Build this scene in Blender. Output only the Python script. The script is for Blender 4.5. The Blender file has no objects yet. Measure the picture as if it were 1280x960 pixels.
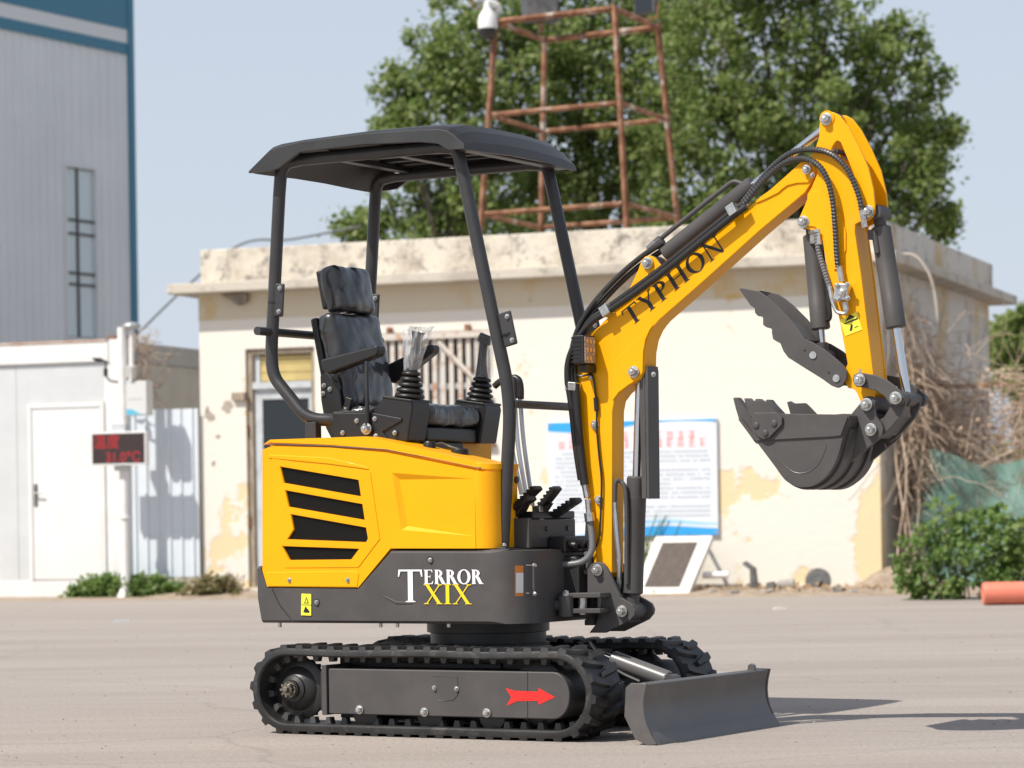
import bpy, bmesh, math, random
from math import sin, cos, pi, radians, sqrt, atan2
from mathutils import Vector, Matrix, Euler, Quaternion
from mathutils.geometry import tessellate_polygon
random.seed(7)
S = bpy.context.scene
COL = S.collection

# ------------------------------------------------------------------ camera, sky, sun, exposure
F, V0, ROLL, EYE = 3611.0, 648.0, 0.0155, 0.805
cam = bpy.data.cameras.new('camera'); camo = bpy.data.objects.new('camera', cam); COL.objects.link(camo)
cam.sensor_width = 36; cam.lens = F / 1280 * 36
R = Matrix.Rotation(ROLL, 3, 'Y') @ Matrix.Rotation(radians(90), 3, 'X')
camo.matrix_world = Matrix.Translation((0, 0, EYE)) @ R.to_4x4()
_du, _dv = 0.0, V0 - 480.0
cam.shift_x = 0.0; cam.shift_y = _dv / 1280
cam.clip_start = 0.1; cam.clip_end = 3000
cam.dof.use_dof = True; cam.dof.focus_distance = 10.75; cam.dof.aperture_fstop = 4.6
S.camera = camo

SUN_EL = radians(52.0); SUN_AZ = (-0.78, -0.56)      # where the sun stands: left of and behind the camera
w = bpy.data.worlds.new('World'); S.world = w; w.use_nodes = True
nt = w.node_tree; sky = nt.nodes.new('ShaderNodeTexSky'); sky.sky_type = 'NISHITA'; sky.sun_disc = False
sky.sun_elevation = SUN_EL; sky.sun_rotation = atan2(SUN_AZ[0], SUN_AZ[1])
sky.air_density = 1.0; sky.dust_density = 2.2; sky.ozone_density = 2.0; sky.altitude = 0
bg = nt.nodes['Background']; bg.inputs['Strength'].default_value = 0.085
# hazy summer air: the sky pales towards the horizon all the way round
wt = nt.nodes.new('ShaderNodeTexCoord'); wx = nt.nodes.new('ShaderNodeSeparateXYZ'); nt.links.new(wt.outputs['Generated'], wx.inputs[0])
wr = nt.nodes.new('ShaderNodeMapRange'); wr.inputs[1].default_value = 0.0; wr.inputs[2].default_value = 0.75; wr.inputs[3].default_value = 0.92; wr.inputs[4].default_value = 0.25; nt.links.new(wx.outputs[2], wr.inputs[0])
wm_ = nt.nodes.new('ShaderNodeMix'); wm_.data_type = 'RGBA'; nt.links.new(wr.outputs[0], wm_.inputs[0]); nt.links.new(sky.outputs[0], wm_.inputs[6]); wm_.inputs[7].default_value = (6.35, 7.0, 8.0, 1)
nt.links.new(wm_.outputs[2], bg.inputs[0])
sl = bpy.data.lights.new('sun', 'SUN'); sl.energy = 4.1; sl.angle = radians(0.55); sl.color = (1.0, 0.95, 0.87)
so = bpy.data.objects.new('sun', sl); COL.objects.link(so)
_h = Vector((SUN_AZ[0], SUN_AZ[1], 0)).normalized() * cos(SUN_EL); _sd = Vector((_h.x, _h.y, sin(SUN_EL)))
so.rotation_euler = (-_sd).to_track_quat('-Z', 'Y').to_euler(); so.location = (-6, -6, 9)
S.view_settings.view_transform = 'Standard'; S.view_settings.look = 'None'
S.view_settings.exposure = 0.35; S.view_settings.gamma = 1

# ------------------------------------------------------------------ measuring: turns a measured point of the photo into metres on a known plane
CR, SR = cos(ROLL), sin(ROLL)
def ray(u, v):
    du, dv = u - 640, v - V0
    return CR * du - SR * dv, SR * du + CR * dv
TH = radians(30.5); MX, MY = -0.199, 11.137                 # excavator: heading and place
def E(u, v, y):                                             # excavator side plane y -> (x, z)
    a, b = ray(u, v)
    t = (y + MX * sin(TH) + MY * cos(TH)) / (a * sin(TH) + F * cos(TH))
    X, Y = a * t, F * t
    return ((X - MX) * cos(TH) - (Y - MY) * sin(TH), EYE - b * t)
def EP(y, *pts): return [E(u, v, y) for u, v in pts]
def E3(u, v, y):
    x, z = E(u, v, y); return Vector((x, y, z))
PH = radians(20.0); AX, AY = -3.39, 31.594                  # old building: corner and heading
def B(u, v, d):                                             # plane parallel to its front, d behind it -> (x, z)
    a, b = ray(u, v)
    t = (d + AX * sin(PH) + AY * cos(PH)) / (a * sin(PH) + F * cos(PH))
    X, Y = a * t, F * t
    return ((X - AX) * cos(PH) - (Y - AY) * sin(PH), EYE - b * t)
def B3(u, v, d):
    x, z = B(u, v, d); return Vector((x, d, z))
def ground_pt(u, v):
    a, b = ray(u, v); t = EYE / b
    return Vector((a * t, F * t, 0))

# ------------------------------------------------------------------ materials
MATS = {}
def mat(name, c1, c2=None, scale=4.0, rough=0.5, metal=0.0, bump=0.0, bscale=60.0, coat=0.0, lo=0.42, hi=0.62, detail=6, stretch=None, rough2=None, spec=None, dirt=None):
    if name in MATS: return MATS[name]
    m = bpy.data.materials.new(name); m.use_nodes = True; MATS[name] = m
    n = m.node_tree.nodes; l = m.node_tree.links; b = n['Principled BSDF']
    b.inputs['Roughness'].default_value = rough; b.inputs['Metallic'].default_value = metal
    b.inputs['Base Color'].default_value = (*c1, 1)
    if spec is not None: b.inputs['Specular IOR Level'].default_value = spec
    if coat: b.inputs['Coat Weight'].default_value = coat; b.inputs['Coat Roughness'].default_value = 0.08
    tc = n.new('ShaderNodeTexCoord'); vec = tc.outputs['Object']
    if stretch:
        mp = n.new('ShaderNodeMapping'); mp.inputs['Scale'].default_value = stretch; l.new(vec, mp.inputs[0]); vec = mp.outputs[0]
    if c2:
        t = n.new('ShaderNodeTexNoise'); t.inputs['Scale'].default_value = scale; t.inputs['Detail'].default_value = detail; t.inputs['Roughness'].default_value = 0.62
        l.new(vec, t.inputs['Vector'])
        r = n.new('ShaderNodeValToRGB'); r.color_ramp.elements[0].position = lo; r.color_ramp.elements[1].position = hi
        r.color_ramp.elements[0].color = (*c1, 1); r.color_ramp.elements[1].color = (*c2, 1)
        l.new(t.outputs['Fac'], r.inputs[0]); src = r.outputs[0]
        if dirt:
            t2 = n.new('ShaderNodeTexNoise'); t2.inputs['Scale'].default_value = dirt[1]; t2.inputs['Detail'].default_value = 8; t2.inputs['Roughness'].default_value = 0.7
            l.new(vec, t2.inputs['Vector'])
            r2 = n.new('ShaderNodeValToRGB'); r2.color_ramp.elements[0].position = dirt[2]; r2.color_ramp.elements[1].position = dirt[3]
            l.new(t2.outputs['Fac'], r2.inputs[0])
            mx = n.new('ShaderNodeMix'); mx.data_type = 'RGBA'; l.new(r2.outputs[0], mx.inputs[0]); l.new(src, mx.inputs[6]); mx.inputs[7].default_value = (*dirt[0], 1)
            src = mx.outputs[2]
        l.new(src, b.inputs['Base Color'])
        if rough2 is not None:
            mr = n.new('ShaderNodeMapRange'); mr.inputs[3].default_value = rough; mr.inputs[4].default_value = rough2
            l.new(t.outputs['Fac'], mr.inputs[0]); l.new(mr.outputs[0], b.inputs['Roughness'])
    if bump:
        t = n.new('ShaderNodeTexNoise'); t.inputs['Scale'].default_value = bscale; t.inputs['Detail'].default_value = 5
        l.new(vec, t.inputs['Vector'])
        bp = n.new('ShaderNodeBump'); bp.inputs['Strength'].default_value = bump; bp.inputs['Distance'].default_value = 0.01
        l.new(t.outputs['Fac'], bp.inputs['Height']); l.new(bp.outputs[0], b.inputs['Normal'])
    return m

YEL = mat('yellow_paint', (0.88, 0.400, 0.0005), (0.85, 0.377, 0.0005), 2.5, 0.38, coat=0.14, bump=0.03, bscale=240, rough2=0.5, spec=0.2, dirt=((0.66, 0.37, 0.06), 5, 0.62, 0.95))
GREY = mat('dark_grey_paint', (0.072, 0.067, 0.066), (0.085, 0.079, 0.077), 6, 0.42, bump=0.04, bscale=320, rough2=0.52, spec=0.3)
BLADEM = mat('blade_grey_paint', (0.083, 0.078, 0.077), (0.105, 0.097, 0.092), 5, 0.40, bump=0.05, bscale=200, dirt=((0.15, 0.13, 0.115), 9, 0.6, 0.85))
BLACK = mat('black_powder_coat', (0.022, 0.021, 0.021), (0.028, 0.027, 0.026), 8, 0.42, bump=0.06, bscale=420)
POSTM = mat('rops_paint', (0.034, 0.033, 0.034), (0.042, 0.04, 0.04), 8, 0.36, bump=0.05, bscale=300)
PLAST = mat('black_plastic', (0.016, 0.015, 0.015), None, rough=0.38, bump=0.08, bscale=500)
RUBBER = mat('track_rubber', (0.017, 0.0168, 0.017), (0.028, 0.027, 0.0265), 7, 0.42, bump=0.1, bscale=90, rough2=0.62, dirt=((0.12, 0.107, 0.094), 11, 0.54, 0.80))
HOSE = mat('hose_rubber', (0.018, 0.017, 0.017), None, rough=0.4)
CHROME = mat('chrome', (0.66, 0.67, 0.69), None, rough=0.2, metal=1.0)
ZINC = mat('zinc_plate', (0.62, 0.62, 0.60), (0.46, 0.45, 0.43), 60, 0.32, metal=0.9)
ROD = mat('galvanised_rod', (0.50, 0.53, 0.56), None, rough=0.3, metal=0.8)
VINYL = mat('black_vinyl', (0.022, 0.024, 0.029), None, rough=0.45, bump=0.1, bscale=40)
WHITEP = mat('decal_white', (0.82, 0.82, 0.82), None, rough=0.45)
YELD = mat('decal_yellow', (0.86, 0.62, 0.01), None, rough=0.45)
LBLY = mat('label_yellow', (0.84, 0.78, 0.05), None, rough=0.5)
BLKD = mat('decal_black', (0.012, 0.012, 0.012), None, rough=0.45)
REDD = mat('decal_red', (0.78, 0.022, 0.018), None, rough=0.45)
ORNG = mat('label_orange', (0.75, 0.25, 0.03), None, rough=0.5)
GLASSD = mat('dark_glass', (0.02, 0.025, 0.03), None, rough=0.08)

def film_mat(name, c, alpha, rough, bump, bscale, stretch=None, coat=0):
    m = bpy.data.materials.new(name); m.use_nodes = True; n = m.node_tree.nodes; l = m.node_tree.links; b = n['Principled BSDF']
    b.inputs['Base Color'].default_value = (*c, 1); b.inputs['Roughness'].default_value = rough; b.inputs['Alpha'].default_value = alpha; b.inputs['Coat Weight'].default_value = coat; b.inputs['Coat Roughness'].default_value = 0.06
    tc = n.new('ShaderNodeTexCoord'); mp = n.new('ShaderNodeMapping'); l.new(tc.outputs['Object'], mp.inputs[0])
    if stretch: mp.inputs['Scale'].default_value = stretch
    t = n.new('ShaderNodeTexNoise'); t.inputs['Scale'].default_value = bscale; t.inputs['Detail'].default_value = 3; t.inputs['Distortion'].default_value = 1.2
    l.new(mp.outputs[0], t.inputs['Vector'])
    bp = n.new('ShaderNodeBump'); bp.inputs['Strength'].default_value = bump; bp.inputs['Distance'].default_value = 0.03
    l.new(t.outputs['Fac'], bp.inputs['Height']); l.new(bp.outputs[0], b.inputs['Normal'])
    if alpha < 1:
        r = n.new('ShaderNodeMapRange'); r.inputs[1].default_value = 0.35; r.inputs[2].default_value = 0.7; r.inputs[3].default_value = alpha * 0.55; r.inputs[4].default_value = min(1, alpha * 1.6)
        l.new(t.outputs['Fac'], r.inputs[0]); l.new(r.outputs[0], b.inputs['Alpha'])
    return m
WRAP = film_mat('plastic_wrapped_vinyl', (0.026, 0.025, 0.026), 1.0, 0.36, 0.22, 9.0, (1, 1, 0.8), 0.75)
CLEAR = film_mat('clear_bag', (0.75, 0.77, 0.8), 0.34, 0.10, 0.9, 16, (1.6, 1.6, 0.35))
CLEARF = film_mat('clear_bag_thin', (0.75, 0.77, 0.8), 0.13, 0.10, 0.9, 16, (1.6, 1.6, 0.35))

def mesh_grille():
    m = bpy.data.materials.new('perforated_grille'); m.use_nodes = True; n = m.node_tree.nodes; l = m.node_tree.links; b = n['Principled BSDF']
    tc = n.new('ShaderNodeTexCoord'); v = n.new('ShaderNodeTexVoronoi'); v.inputs['Scale'].default_value = 118; v.inputs['Randomness'].default_value = 0.0
    mp = n.new('ShaderNodeMapping'); mp.inputs['Scale'].default_value = (1, 0.0001, 1); mp.inputs['Rotation'].default_value = (0, 0.785, 0)
    l.new(tc.outputs['Object'], mp.inputs[0]); l.new(mp.outputs[0], v.inputs['Vector'])
    r = n.new('ShaderNodeValToRGB'); r.color_ramp.interpolation = 'CONSTANT'; r.color_ramp.elements[0].color = (0.002, 0.002, 0.002, 1); r.color_ramp.elements[1].position = 0.53; r.color_ramp.elements[1].color = (0.055, 0.05, 0.044, 1); b.inputs['Specular IOR Level'].default_value = 0.1
    l.new(v.outputs['Distance'], r.inputs[0]); l.new(r.outputs[0], b.inputs['Base Color']); b.inputs['Roughness'].default_value = 0.5
    return m
GRILLE = mesh_grille()

# ------------------------------------------------------------------ mesh building
class MB:
    def __init__(s): s.v = []; s.f = []; s.m = []
    def add(s, vs, fs, m=0):
        k = len(s.v); s.v += [tuple(p) for p in vs]; s.f += [tuple(i + k for i in f) for f in fs]; s.m += [m] * len(fs); return s
    def box(s, x0, x1, y0, y1, z0, z1, m=0):
        v = [(x, y, z) for z in (z0, z1) for y in (y0, y1) for x in (x0, x1)]
        return s.add(v, [(0, 2, 3, 1), (4, 5, 7, 6), (0, 1, 5, 4), (2, 6, 7, 3), (0, 4, 6, 2), (1, 3, 7, 5)], m)
    def obox(s, c, size, rot=None, m=0):
        rot = rot or Matrix.Identity(3); c = Vector(c); hx, hy, hz = [q / 2 for q in size]
        v = [c + rot @ Vector((x, y, z)) for z in (-hz, hz) for y in (-hy, hy) for x in (-hx, hx)]
        return s.add(v, [(0, 2, 3, 1), (4, 5, 7, 6), (0, 1, 5, 4), (2, 6, 7, 3), (0, 4, 6, 2), (1, 3, 7, 5)], m)
    def prism(s, poly, y0, y1, holes=(), m=0):           # poly in (x, z), extruded along y
        a = sum(poly[i][0] * poly[(i + 1) % len(poly)][1] - poly[(i + 1) % len(poly)][0] * poly[i][1] for i in range(len(poly)))
        if a < 0: poly = poly[::-1]
        n = len(poly)
        if not holes:
            v = [(x, y0, z) for x, z in poly] + [(x, y1, z) for x, z in poly]
            fs = [tuple(range(n)), tuple(range(2 * n - 1, n - 1, -1))] + [(i, i + n, (i + 1) % n + n, (i + 1) % n) for i in range(n)]
            return s.add(v, [f if k != -1 else f for k, f in enumerate(fs)], m)
        loops = [poly] + [list(h) for h in holes]
        flat = [p for lp in loops for p in lp]
        tri = tessellate_polygon([[Vector((x, z, 0)) for x, z in lp] for lp in loops])
        N = len(flat); v = [(x, y0, z) for x, z in flat] + [(x, y1, z) for x, z in flat]; fs = []
        for t in tri:
            p = [flat[i] for i in t]
            ar = (p[1][0] - p[0][0]) * (p[2][1] - p[0][1]) - (p[2][0] - p[0][0]) * (p[1][1] - p[0][1])
            t = tuple(t) if ar > 0 else tuple(t)[::-1]
            fs.append(t); fs.append(tuple(i + N for i in t[::-1]))
        k = 0
        for lp in loops:
            q = len(lp)
            for i in range(q): fs.append((k + i, k + i + N, k + (i + 1) % q + N, k + (i + 1) % q))
            k += q
        return s.add(v, fs, m)
    def sliced(s, poly, ys, fn, m=0):                    # like prism, every slice reshaped by fn(x, z, y)
        a = sum(poly[i][0] * poly[(i + 1) % len(poly)][1] - poly[(i + 1) % len(poly)][0] * poly[i][1] for i in range(len(poly)))
        if a < 0: poly = poly[::-1]
        n = len(poly); v = []; fs = []
        for y in ys:
            for x, z in poly:
                X, Z = fn(x, z, y); v.append((X, y, Z))
        for j in range(len(ys) - 1):
            for i in range(n):
                a0 = j * n + i; a1 = j * n + (i + 1) % n
                fs.append((a0, a0 + n, a1 + n, a1))
        fs.append(tuple(range(n))); fs.append(tuple(range(len(ys) * n - 1, (len(ys) - 1) * n - 1, -1)))
        return s.add(v, fs, m)
    def tube(s, pts, r, n=10, cap=True, m=0):
        pts = [Vector(p) for p in pts]; N = len(pts); rs = r if isinstance(r, (list, tuple)) else [r] * N
        T = []
        for i in range(N):
            d = pts[min(i + 1, N - 1)] - pts[max(i - 1, 0)]
            T.append(d.normalized() if d.length > 1e-9 else (T[-1] if T else Vector((0, 0, 1))))
        up = Vector((0, 0, 1)) if abs(T[0].z) < 0.9 else Vector((1, 0, 0))
        u = T[0].cross(up).normalized(); v = []; fs = []
        for i in range(N):
            u = (u - T[i] * u.dot(T[i])).normalized(); w2 = T[i].cross(u)
            for k in range(n):
                a = 2 * pi * k / n; v.append(pts[i] + (u * cos(a) + w2 * sin(a)) * rs[i])
        for i in range(N - 1):
            for k in range(n):
                a = i * n + k; b = i * n + (k + 1) % n
                fs.append((a, b, b + n, a + n))
        if cap: fs.append(tuple(range(n - 1, -1, -1))); fs.append(tuple((N - 1) * n + k for k in range(n)))
        return s.add(v, fs, m)
    def cyl(s, p0, p1, r, n=24, r2=None, m=0): return s.tube([p0, p1], [r, r if r2 is None else r2], n, True, m)
    def lathe(s, p0, d, prof, n=24, m=0):                # prof: (distance along d, radius)
        d = Vector(d).normalized(); p0 = Vector(p0)
        up = Vector((0, 0, 1)) if abs(d.z) < 0.9 else Vector((1, 0, 0))
        u = d.cross(up).normalized(); w2 = d.cross(u); v = []; fs = []
        for t, r in prof:
            for k in range(n):
                a = 2 * pi * k / n; v.append(p0 + d * t + (u * cos(a) + w2 * sin(a)) * max(r, 1e-4))
        for i in range(len(prof) - 1):
            for k in range(n):
                a = i * n + k; b = i * n + (k + 1) % n; fs.append((a, b, b + n, a + n))
        fs.append(tuple(range(n - 1, -1, -1))); fs.append(tuple((len(prof) - 1) * n + k for k in range(n)))
        return s.add(v, fs, m)
    def mesh(s, name, mats, smooth=34):
        me = bpy.data.meshes.new(name); me.from_pydata(s.v, [], s.f); me.update()
        for q in (mats if isinstance(mats, (list, tuple)) else [mats]): me.materials.append(q)
        if len(me.materials) > 1: me.polygons.foreach_set('material_index', s.m)
        if smooth:
            me.polygons.foreach_set('use_smooth', [True] * len(me.polygons)); me.set_sharp_from_angle(angle=radians(smooth))
        return me

def fixn(me):
    bm = bmesh.new(); bm.from_mesh(me); bmesh.ops.recalc_face_normals(bm, faces=bm.faces); bm.to_mesh(me); bm.free()
def obj(name, mb, m, parent=None, bevel=0, smooth=34, recalc=True, loc=None, seg=2):
    me = mb if isinstance(mb, bpy.types.Mesh) else mb.mesh(name, m, 0)
    if not isinstance(mb, bpy.types.Mesh):
        if recalc: fixn(me)
        if smooth:
            me.polygons.foreach_set('use_smooth', [True] * len(me.polygons)); me.set_sharp_from_angle(angle=radians(smooth))
    o = bpy.data.objects.new(name, me); COL.objects.link(o)
    if parent: o.parent = parent
    if loc: o.location = loc
    if bevel:
        b = o.modifiers.new('bevel', 'BEVEL'); b.width = bevel; b.segments = seg; b.limit_method = 'ANGLE'; b.angle_limit = radians(34); b.harden_normals = True
    return o
def inst(name, o, parent, loc, rot=None):
    c = o.copy(); c.name = name; COL.objects.link(c); c.parent = parent; c.location = loc
    if rot is not None: c.rotation_euler = rot
    return c
def tag(o, label=None, cat=None, group=None, kind=None):
    if label: o['label'] = label
    if cat: o['category'] = cat
    if group: o['group'] = group
    if kind: o['kind'] = kind
    return o
def empty(name, loc=(0, 0, 0), rz=0, label=None, cat=None, group=None):
    o = bpy.data.objects.new(name, None); COL.objects.link(o); o.location = loc; o.rotation_euler = (0, 0, rz); o.empty_display_size = 0.2
    return tag(o, label, cat, group)
def spline(pts, n=6):
    P = [Vector(p) for p in pts]; P = [P[0] * 2 - P[1]] + P + [P[-1] * 2 - P[-2]]; out = []
    for i in range(1, len(P) - 2):
        for k in range(n):
            t = k / n; a, b, c, d = P[i - 1], P[i], P[i + 1], P[i + 2]
            out.append(0.5 * ((2 * b) + (c - a) * t + (2 * a - 5 * b + 4 * c - d) * t * t + (3 * b - a - 3 * c + d) * t ** 3))
    out.append(P[-2]); return out
def bend(pts, r, n=6):                                     # polyline with rounded corners
    P = [Vector(p) for p in pts]; out = [P[0]]
    for i in range(1, len(P) - 1):
        a, b, c = P[i - 1], P[i], P[i + 1]; q = min(r, (a - b).length * 0.45, (c - b).length * 0.45)
        s0 = b + (a - b).normalized() * q; s1 = b + (c - b).normalized() * q
        for k in range(n + 1):
            t = k / n; out.append(s0 * (1 - t) ** 2 + b * 2 * t * (1 - t) + s1 * t * t)
    out.append(P[-1]); return out

# lettering: flat serif capitals drawn as polygons, cap height 1
def glyph(ch, K=0.13, k=0.05):
    def ser(x, z, w=0.17, up=True, h=0.035):
        s = 1 if up else -1
        return [(x - w, z), (x + w, z), (x + w, z + s * h * 0.6), (x + w * 0.35, z + s * h * 1.6), (x - w * 0.35, z + s * h * 1.6), (x - w, z + s * h * 0.6)]
    def bar(x0, z0, x1, z1, t0, t1=None):
        t1 = t0 if t1 is None else t1; return [(x0 - t0 / 2, z0), (x0 + t0 / 2, z0), (x1 + t1 / 2, z1), (x1 - t1 / 2, z1)]
    def ring(cx, cz, rx, rz, tx, tz, a0=0, a1=2 * pi, n=26):
        out = []
        for k in range(n):
            p, q = a0 + (a1 - a0) * k / n, a0 + (a1 - a0) * (k + 1) / n
            out.append([(cx + rx * cos(p), cz + rz * sin(p)), (cx + rx * cos(q), cz + rz * sin(q)), (cx + (rx - tx) * cos(q), cz + (rz - tz) * sin(q)), (cx + (rx - tx) * cos(p), cz + (rz - tz) * sin(p))])
        return out
    if ch == 'T': return 0.86, [bar(.43, 0, .43, 1, K), ser(.43, 0), [(.02, .945), (.84, .945), (.84, 1), (.02, 1)], [(0, .78), (.04, .78), (.09, .95), (.02, 1)], [(.86, .78), (.82, .78), (.77, .95), (.84, 1)]]
    if ch == 'Y': return 0.84, [bar(.43, 0, .43, .46, K), ser(.43, 0), bar(.43, .44, .13, 1, K), bar(.43, .44, .73, 1, k), ser(.13, 1, .14, False), ser(.73, 1, .11, False)]
    if ch == 'P': return 0.72, [bar(.2, 0, .2, 1, K), ser(.2, 0), ser(.16, 1, .12, False)] + ring(.3, .74, .34, .26, K * .95, k, -pi / 2, pi / 2) + [[(.2, .95), (.32, .95), (.32, 1), (.2, 1)], [(.2, .48), (.32, .48), (.32, .53), (.2, .53)]]
    if ch == 'R': return 0.82, [bar(.2, 0, .2, 1, K), ser(.2, 0), ser(.16, 1, .12, False)] + ring(.3, .75, .32, .25, K * .95, k, -pi / 2, pi / 2) + [[(.2, .95), (.32, .95), (.32, 1), (.2, 1)], [(.2, .5), (.32, .5), (.32, .55), (.2, .55)], [(.32, .52), (.32 + K * 1.15, .52), (.84, .0), (.84 - K * 1.2, .0)], [(.66, 0), (.9, 0), (.9, .035), (.66, .035)]]
    if ch == 'H': return 0.98, [bar(.2, 0, .2, 1, K), bar(.78, 0, .78, 1, K), ser(.2, 0), ser(.78, 0), ser(.2, 1, .17, False), ser(.78, 1, .17, False), [(.2, .49), (.78, .49), (.78, .54), (.2, .54)]]
    if ch == 'O': return 0.98, ring(.49, .5, .47, .52, K, k * .9, n=40)
    if ch == 'N': return 0.98, [bar(.17, 0, .17, 1, k), bar(.82, 0, .82, 1, k), bar(.80, 0, .17, 1, K * .8, K), ser(.17, 0, .14), ser(.82, 1, .14, False), ser(.1, 1, .1, False)]
    if ch == 'E': return 0.74, [bar(.2, 0, .2, 1, K), [(.04, 0), (.66, 0), (.66, .05), (.04, .05)], [(.04, .95), (.63, .95), (.63, 1), (.04, 1)], [(.2, .49), (.5, .49), (.5, .54), (.2, .54)], [(.66, 0), (.71, .22), (.68, .22), (.58, .05)], [(.63, 1), (.65, .8), (.62, .8), (.55, .95)], [(.47, .4), (.5, .4), (.5, .63), (.47, .63)]]
    if ch == 'I': return 0.4, [bar(.2, 0, .2, 1, K), ser(.2, 0), ser(.2, 1, .17, False)]
    if ch == 'X': return 0.86, [bar(.72, 0, .14, 1, K), bar(.12, 0, .74, 1, k), ser(.72, 0, .15), ser(.12, 0, .12), ser(.14, 1, .15, False), ser(.74, 1, .12, False)]
    return 0.4, []
def letters(mb, text, org, dx, dz, h, y, track=0.06, wide=1.0, K=0.13, k_=0.05):
    pen = 0.0; D = Vector(dx); U = Vector(dz); k = 0
    for ch in text:
        wd, polys = glyph(ch, K, k_)
        for p in polys:
            pts = []
            for a, b in p:
                q = Vector(org) + D * ((pen + a) * h * wide) + U * (b * h); pts.append((q.x, y - 0.00012 * k, q.y))
            k = (k + 1) % 5; mb.add(pts, [tuple(range(len(pts)))])
        pen += wd + track
    return mb
def flat(mb, poly, y, m=0):
    return mb.add([(x, y, z) for x, z in poly], [tuple(range(len(poly)))], m)

# ================================================================== GROUND
def ground_material():
    m = bpy.data.materials.new('dusty_concrete_ground'); m.use_nodes = True; n = m.node_tree.nodes; l = m.node_tree.links; b = n['Principled BSDF']
    tc = n.new('ShaderNodeTexCoord')
    def noise(sc, det, rough, stretch=None, rot=0):
        t = n.new('ShaderNodeTexNoise'); t.inputs['Scale'].default_value = sc; t.inputs['Detail'].default_value = det; t.inputs['Roughness'].default_value = rough
        mp = n.new('ShaderNodeMapping'); l.new(tc.outputs['Object'], mp.inputs[0])
        if stretch: mp.inputs['Scale'].default_value = stretch
        mp.inputs['Rotation'].default_value = (0, 0, rot); l.new(mp.outputs[0], t.inputs['Vector']); return t.outputs['Fac']
    def ramp(s, p0, c0, p1, c1):
        r = n.new('ShaderNodeValToRGB'); r.color_ramp.elements[0].position = p0; r.color_ramp.elements[1].position = p1
        r.color_ramp.elements[0].color = (*c0, 1); r.color_ramp.elements[1].color = (*c1, 1); l.new(s, r.inputs[0]); return r.outputs[0]
    def mix(f, a, c, mode='MIX'):
        x = n.new('ShaderNodeMix'); x.data_type = 'RGBA'; x.blend_type = mode
        if isinstance(f, float): x.inputs[0].default_value = f
        else: l.new(f, x.inputs[0])
        l.new(a, x.inputs[6])
        if isinstance(c, tuple): x.inputs[7].default_value = (*c, 1)
        else: l.new(c, x.inputs[7])
        return x.outputs[2]
    base = ramp(noise(0.8, 8, 0.6, (0.30, 1.6, 1), 0.05), 0.34, (0.315, 0.274, 0.242), 0.66, (0.372, 0.327, 0.291))
    streak = ramp(noise(2.2, 7, 0.65, (0.10, 2.4, 1), 0.06), 0.50, (0, 0, 0), 0.68, (1, 1, 1))
    sk = n.new('ShaderNodeMath'); sk.operation = 'MULTIPLY'; sk.inputs[1].default_value = 0.34; l.new(streak, sk.inputs[0])
    c = mix(sk.outputs[0], base, (0.25, 0.226, 0.208))
    pale = ramp(noise(1.7, 8, 0.7, (0.16, 2.0, 1), -0.05), 0.56, (0, 0, 0), 0.74, (1, 1, 1))
    sp = n.new('ShaderNodeMath'); sp.operation = 'MULTIPLY'; sp.inputs[1].default_value = 0.4; l.new(pale, sp.inputs[0])
    c = mix(sp.outputs[0], c, (0.43, 0.392, 0.355))
    spots = ramp(noise(0.55, 6, 0.7, (0.7, 1.5, 1), 0.3), 0.62, (0, 0, 0), 0.72, (0.45, 0.45, 0.45))
    c = mix(spots, c, (0.255, 0.23, 0.21))
    fleck = ramp(noise(24, 3, 0.6), 0.70, (0, 0, 0), 0.76, (0.5, 0.5, 0.5))
    c = mix(fleck, c, (0.20, 0.18, 0.165))
    crack = n.new('ShaderNodeTexVoronoi'); crack.feature = 'DISTANCE_TO_EDGE'; crack.inputs['Scale'].default_value = 0.42
    wv = n.new('ShaderNodeMix'); wv.data_type = 'RGBA'; wv.inputs[0].default_value = 0.16; l.new(tc.outputs['Object'], wv.inputs[6]); nz3 = n.new('ShaderNodeTexNoise'); nz3.inputs['Scale'].default_value = 2.2; nz3.inputs['Detail'].default_value = 8; l.new(tc.outputs['Object'], nz3.inputs['Vector']); l.new(nz3.outputs['Color'], wv.inputs[7]); l.new(wv.outputs[2], crack.inputs['Vector'])
    cl2 = ramp(crack.outputs['Distance'], 0.0, (0.28, 0.28, 0.28), 0.005, (0, 0, 0)); c = mix(cl2, c, (0.16, 0.14, 0.125))
    grit = ramp(noise(55, 4, 0.75), 0.3, (0.74, 0.74, 0.74), 0.7, (1.20, 1.19, 1.18))
    c = mix(1.0, c, grit, 'MULTIPLY')
    l.new(c, b.inputs['Base Color']); b.inputs['Roughness'].default_value = 0.85
    bp = n.new('ShaderNodeBump'); bp.inputs['Strength'].default_value = 0.5; bp.inputs['Distance'].default_value = 0.012
    l.new(noise(38, 8, 0.75), bp.inputs['Height']); l.new(bp.outputs[0], b.inputs['Normal'])
    return m
g = MB(); g.add([(-380, -60, 0), (380, -60, 0), (380, 700, 0), (-380, 700, 0)], [(0, 1, 2, 3)])
tag(obj('ground', g, ground_material(), smooth=0), kind='structure')

# ================================================================== EXCAVATOR
EX = empty('mini_excavator', (MX, MY, 0), -TH, 'yellow and dark grey mini excavator on rubber tracks with black canopy and raised boom', 'excavator')

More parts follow.
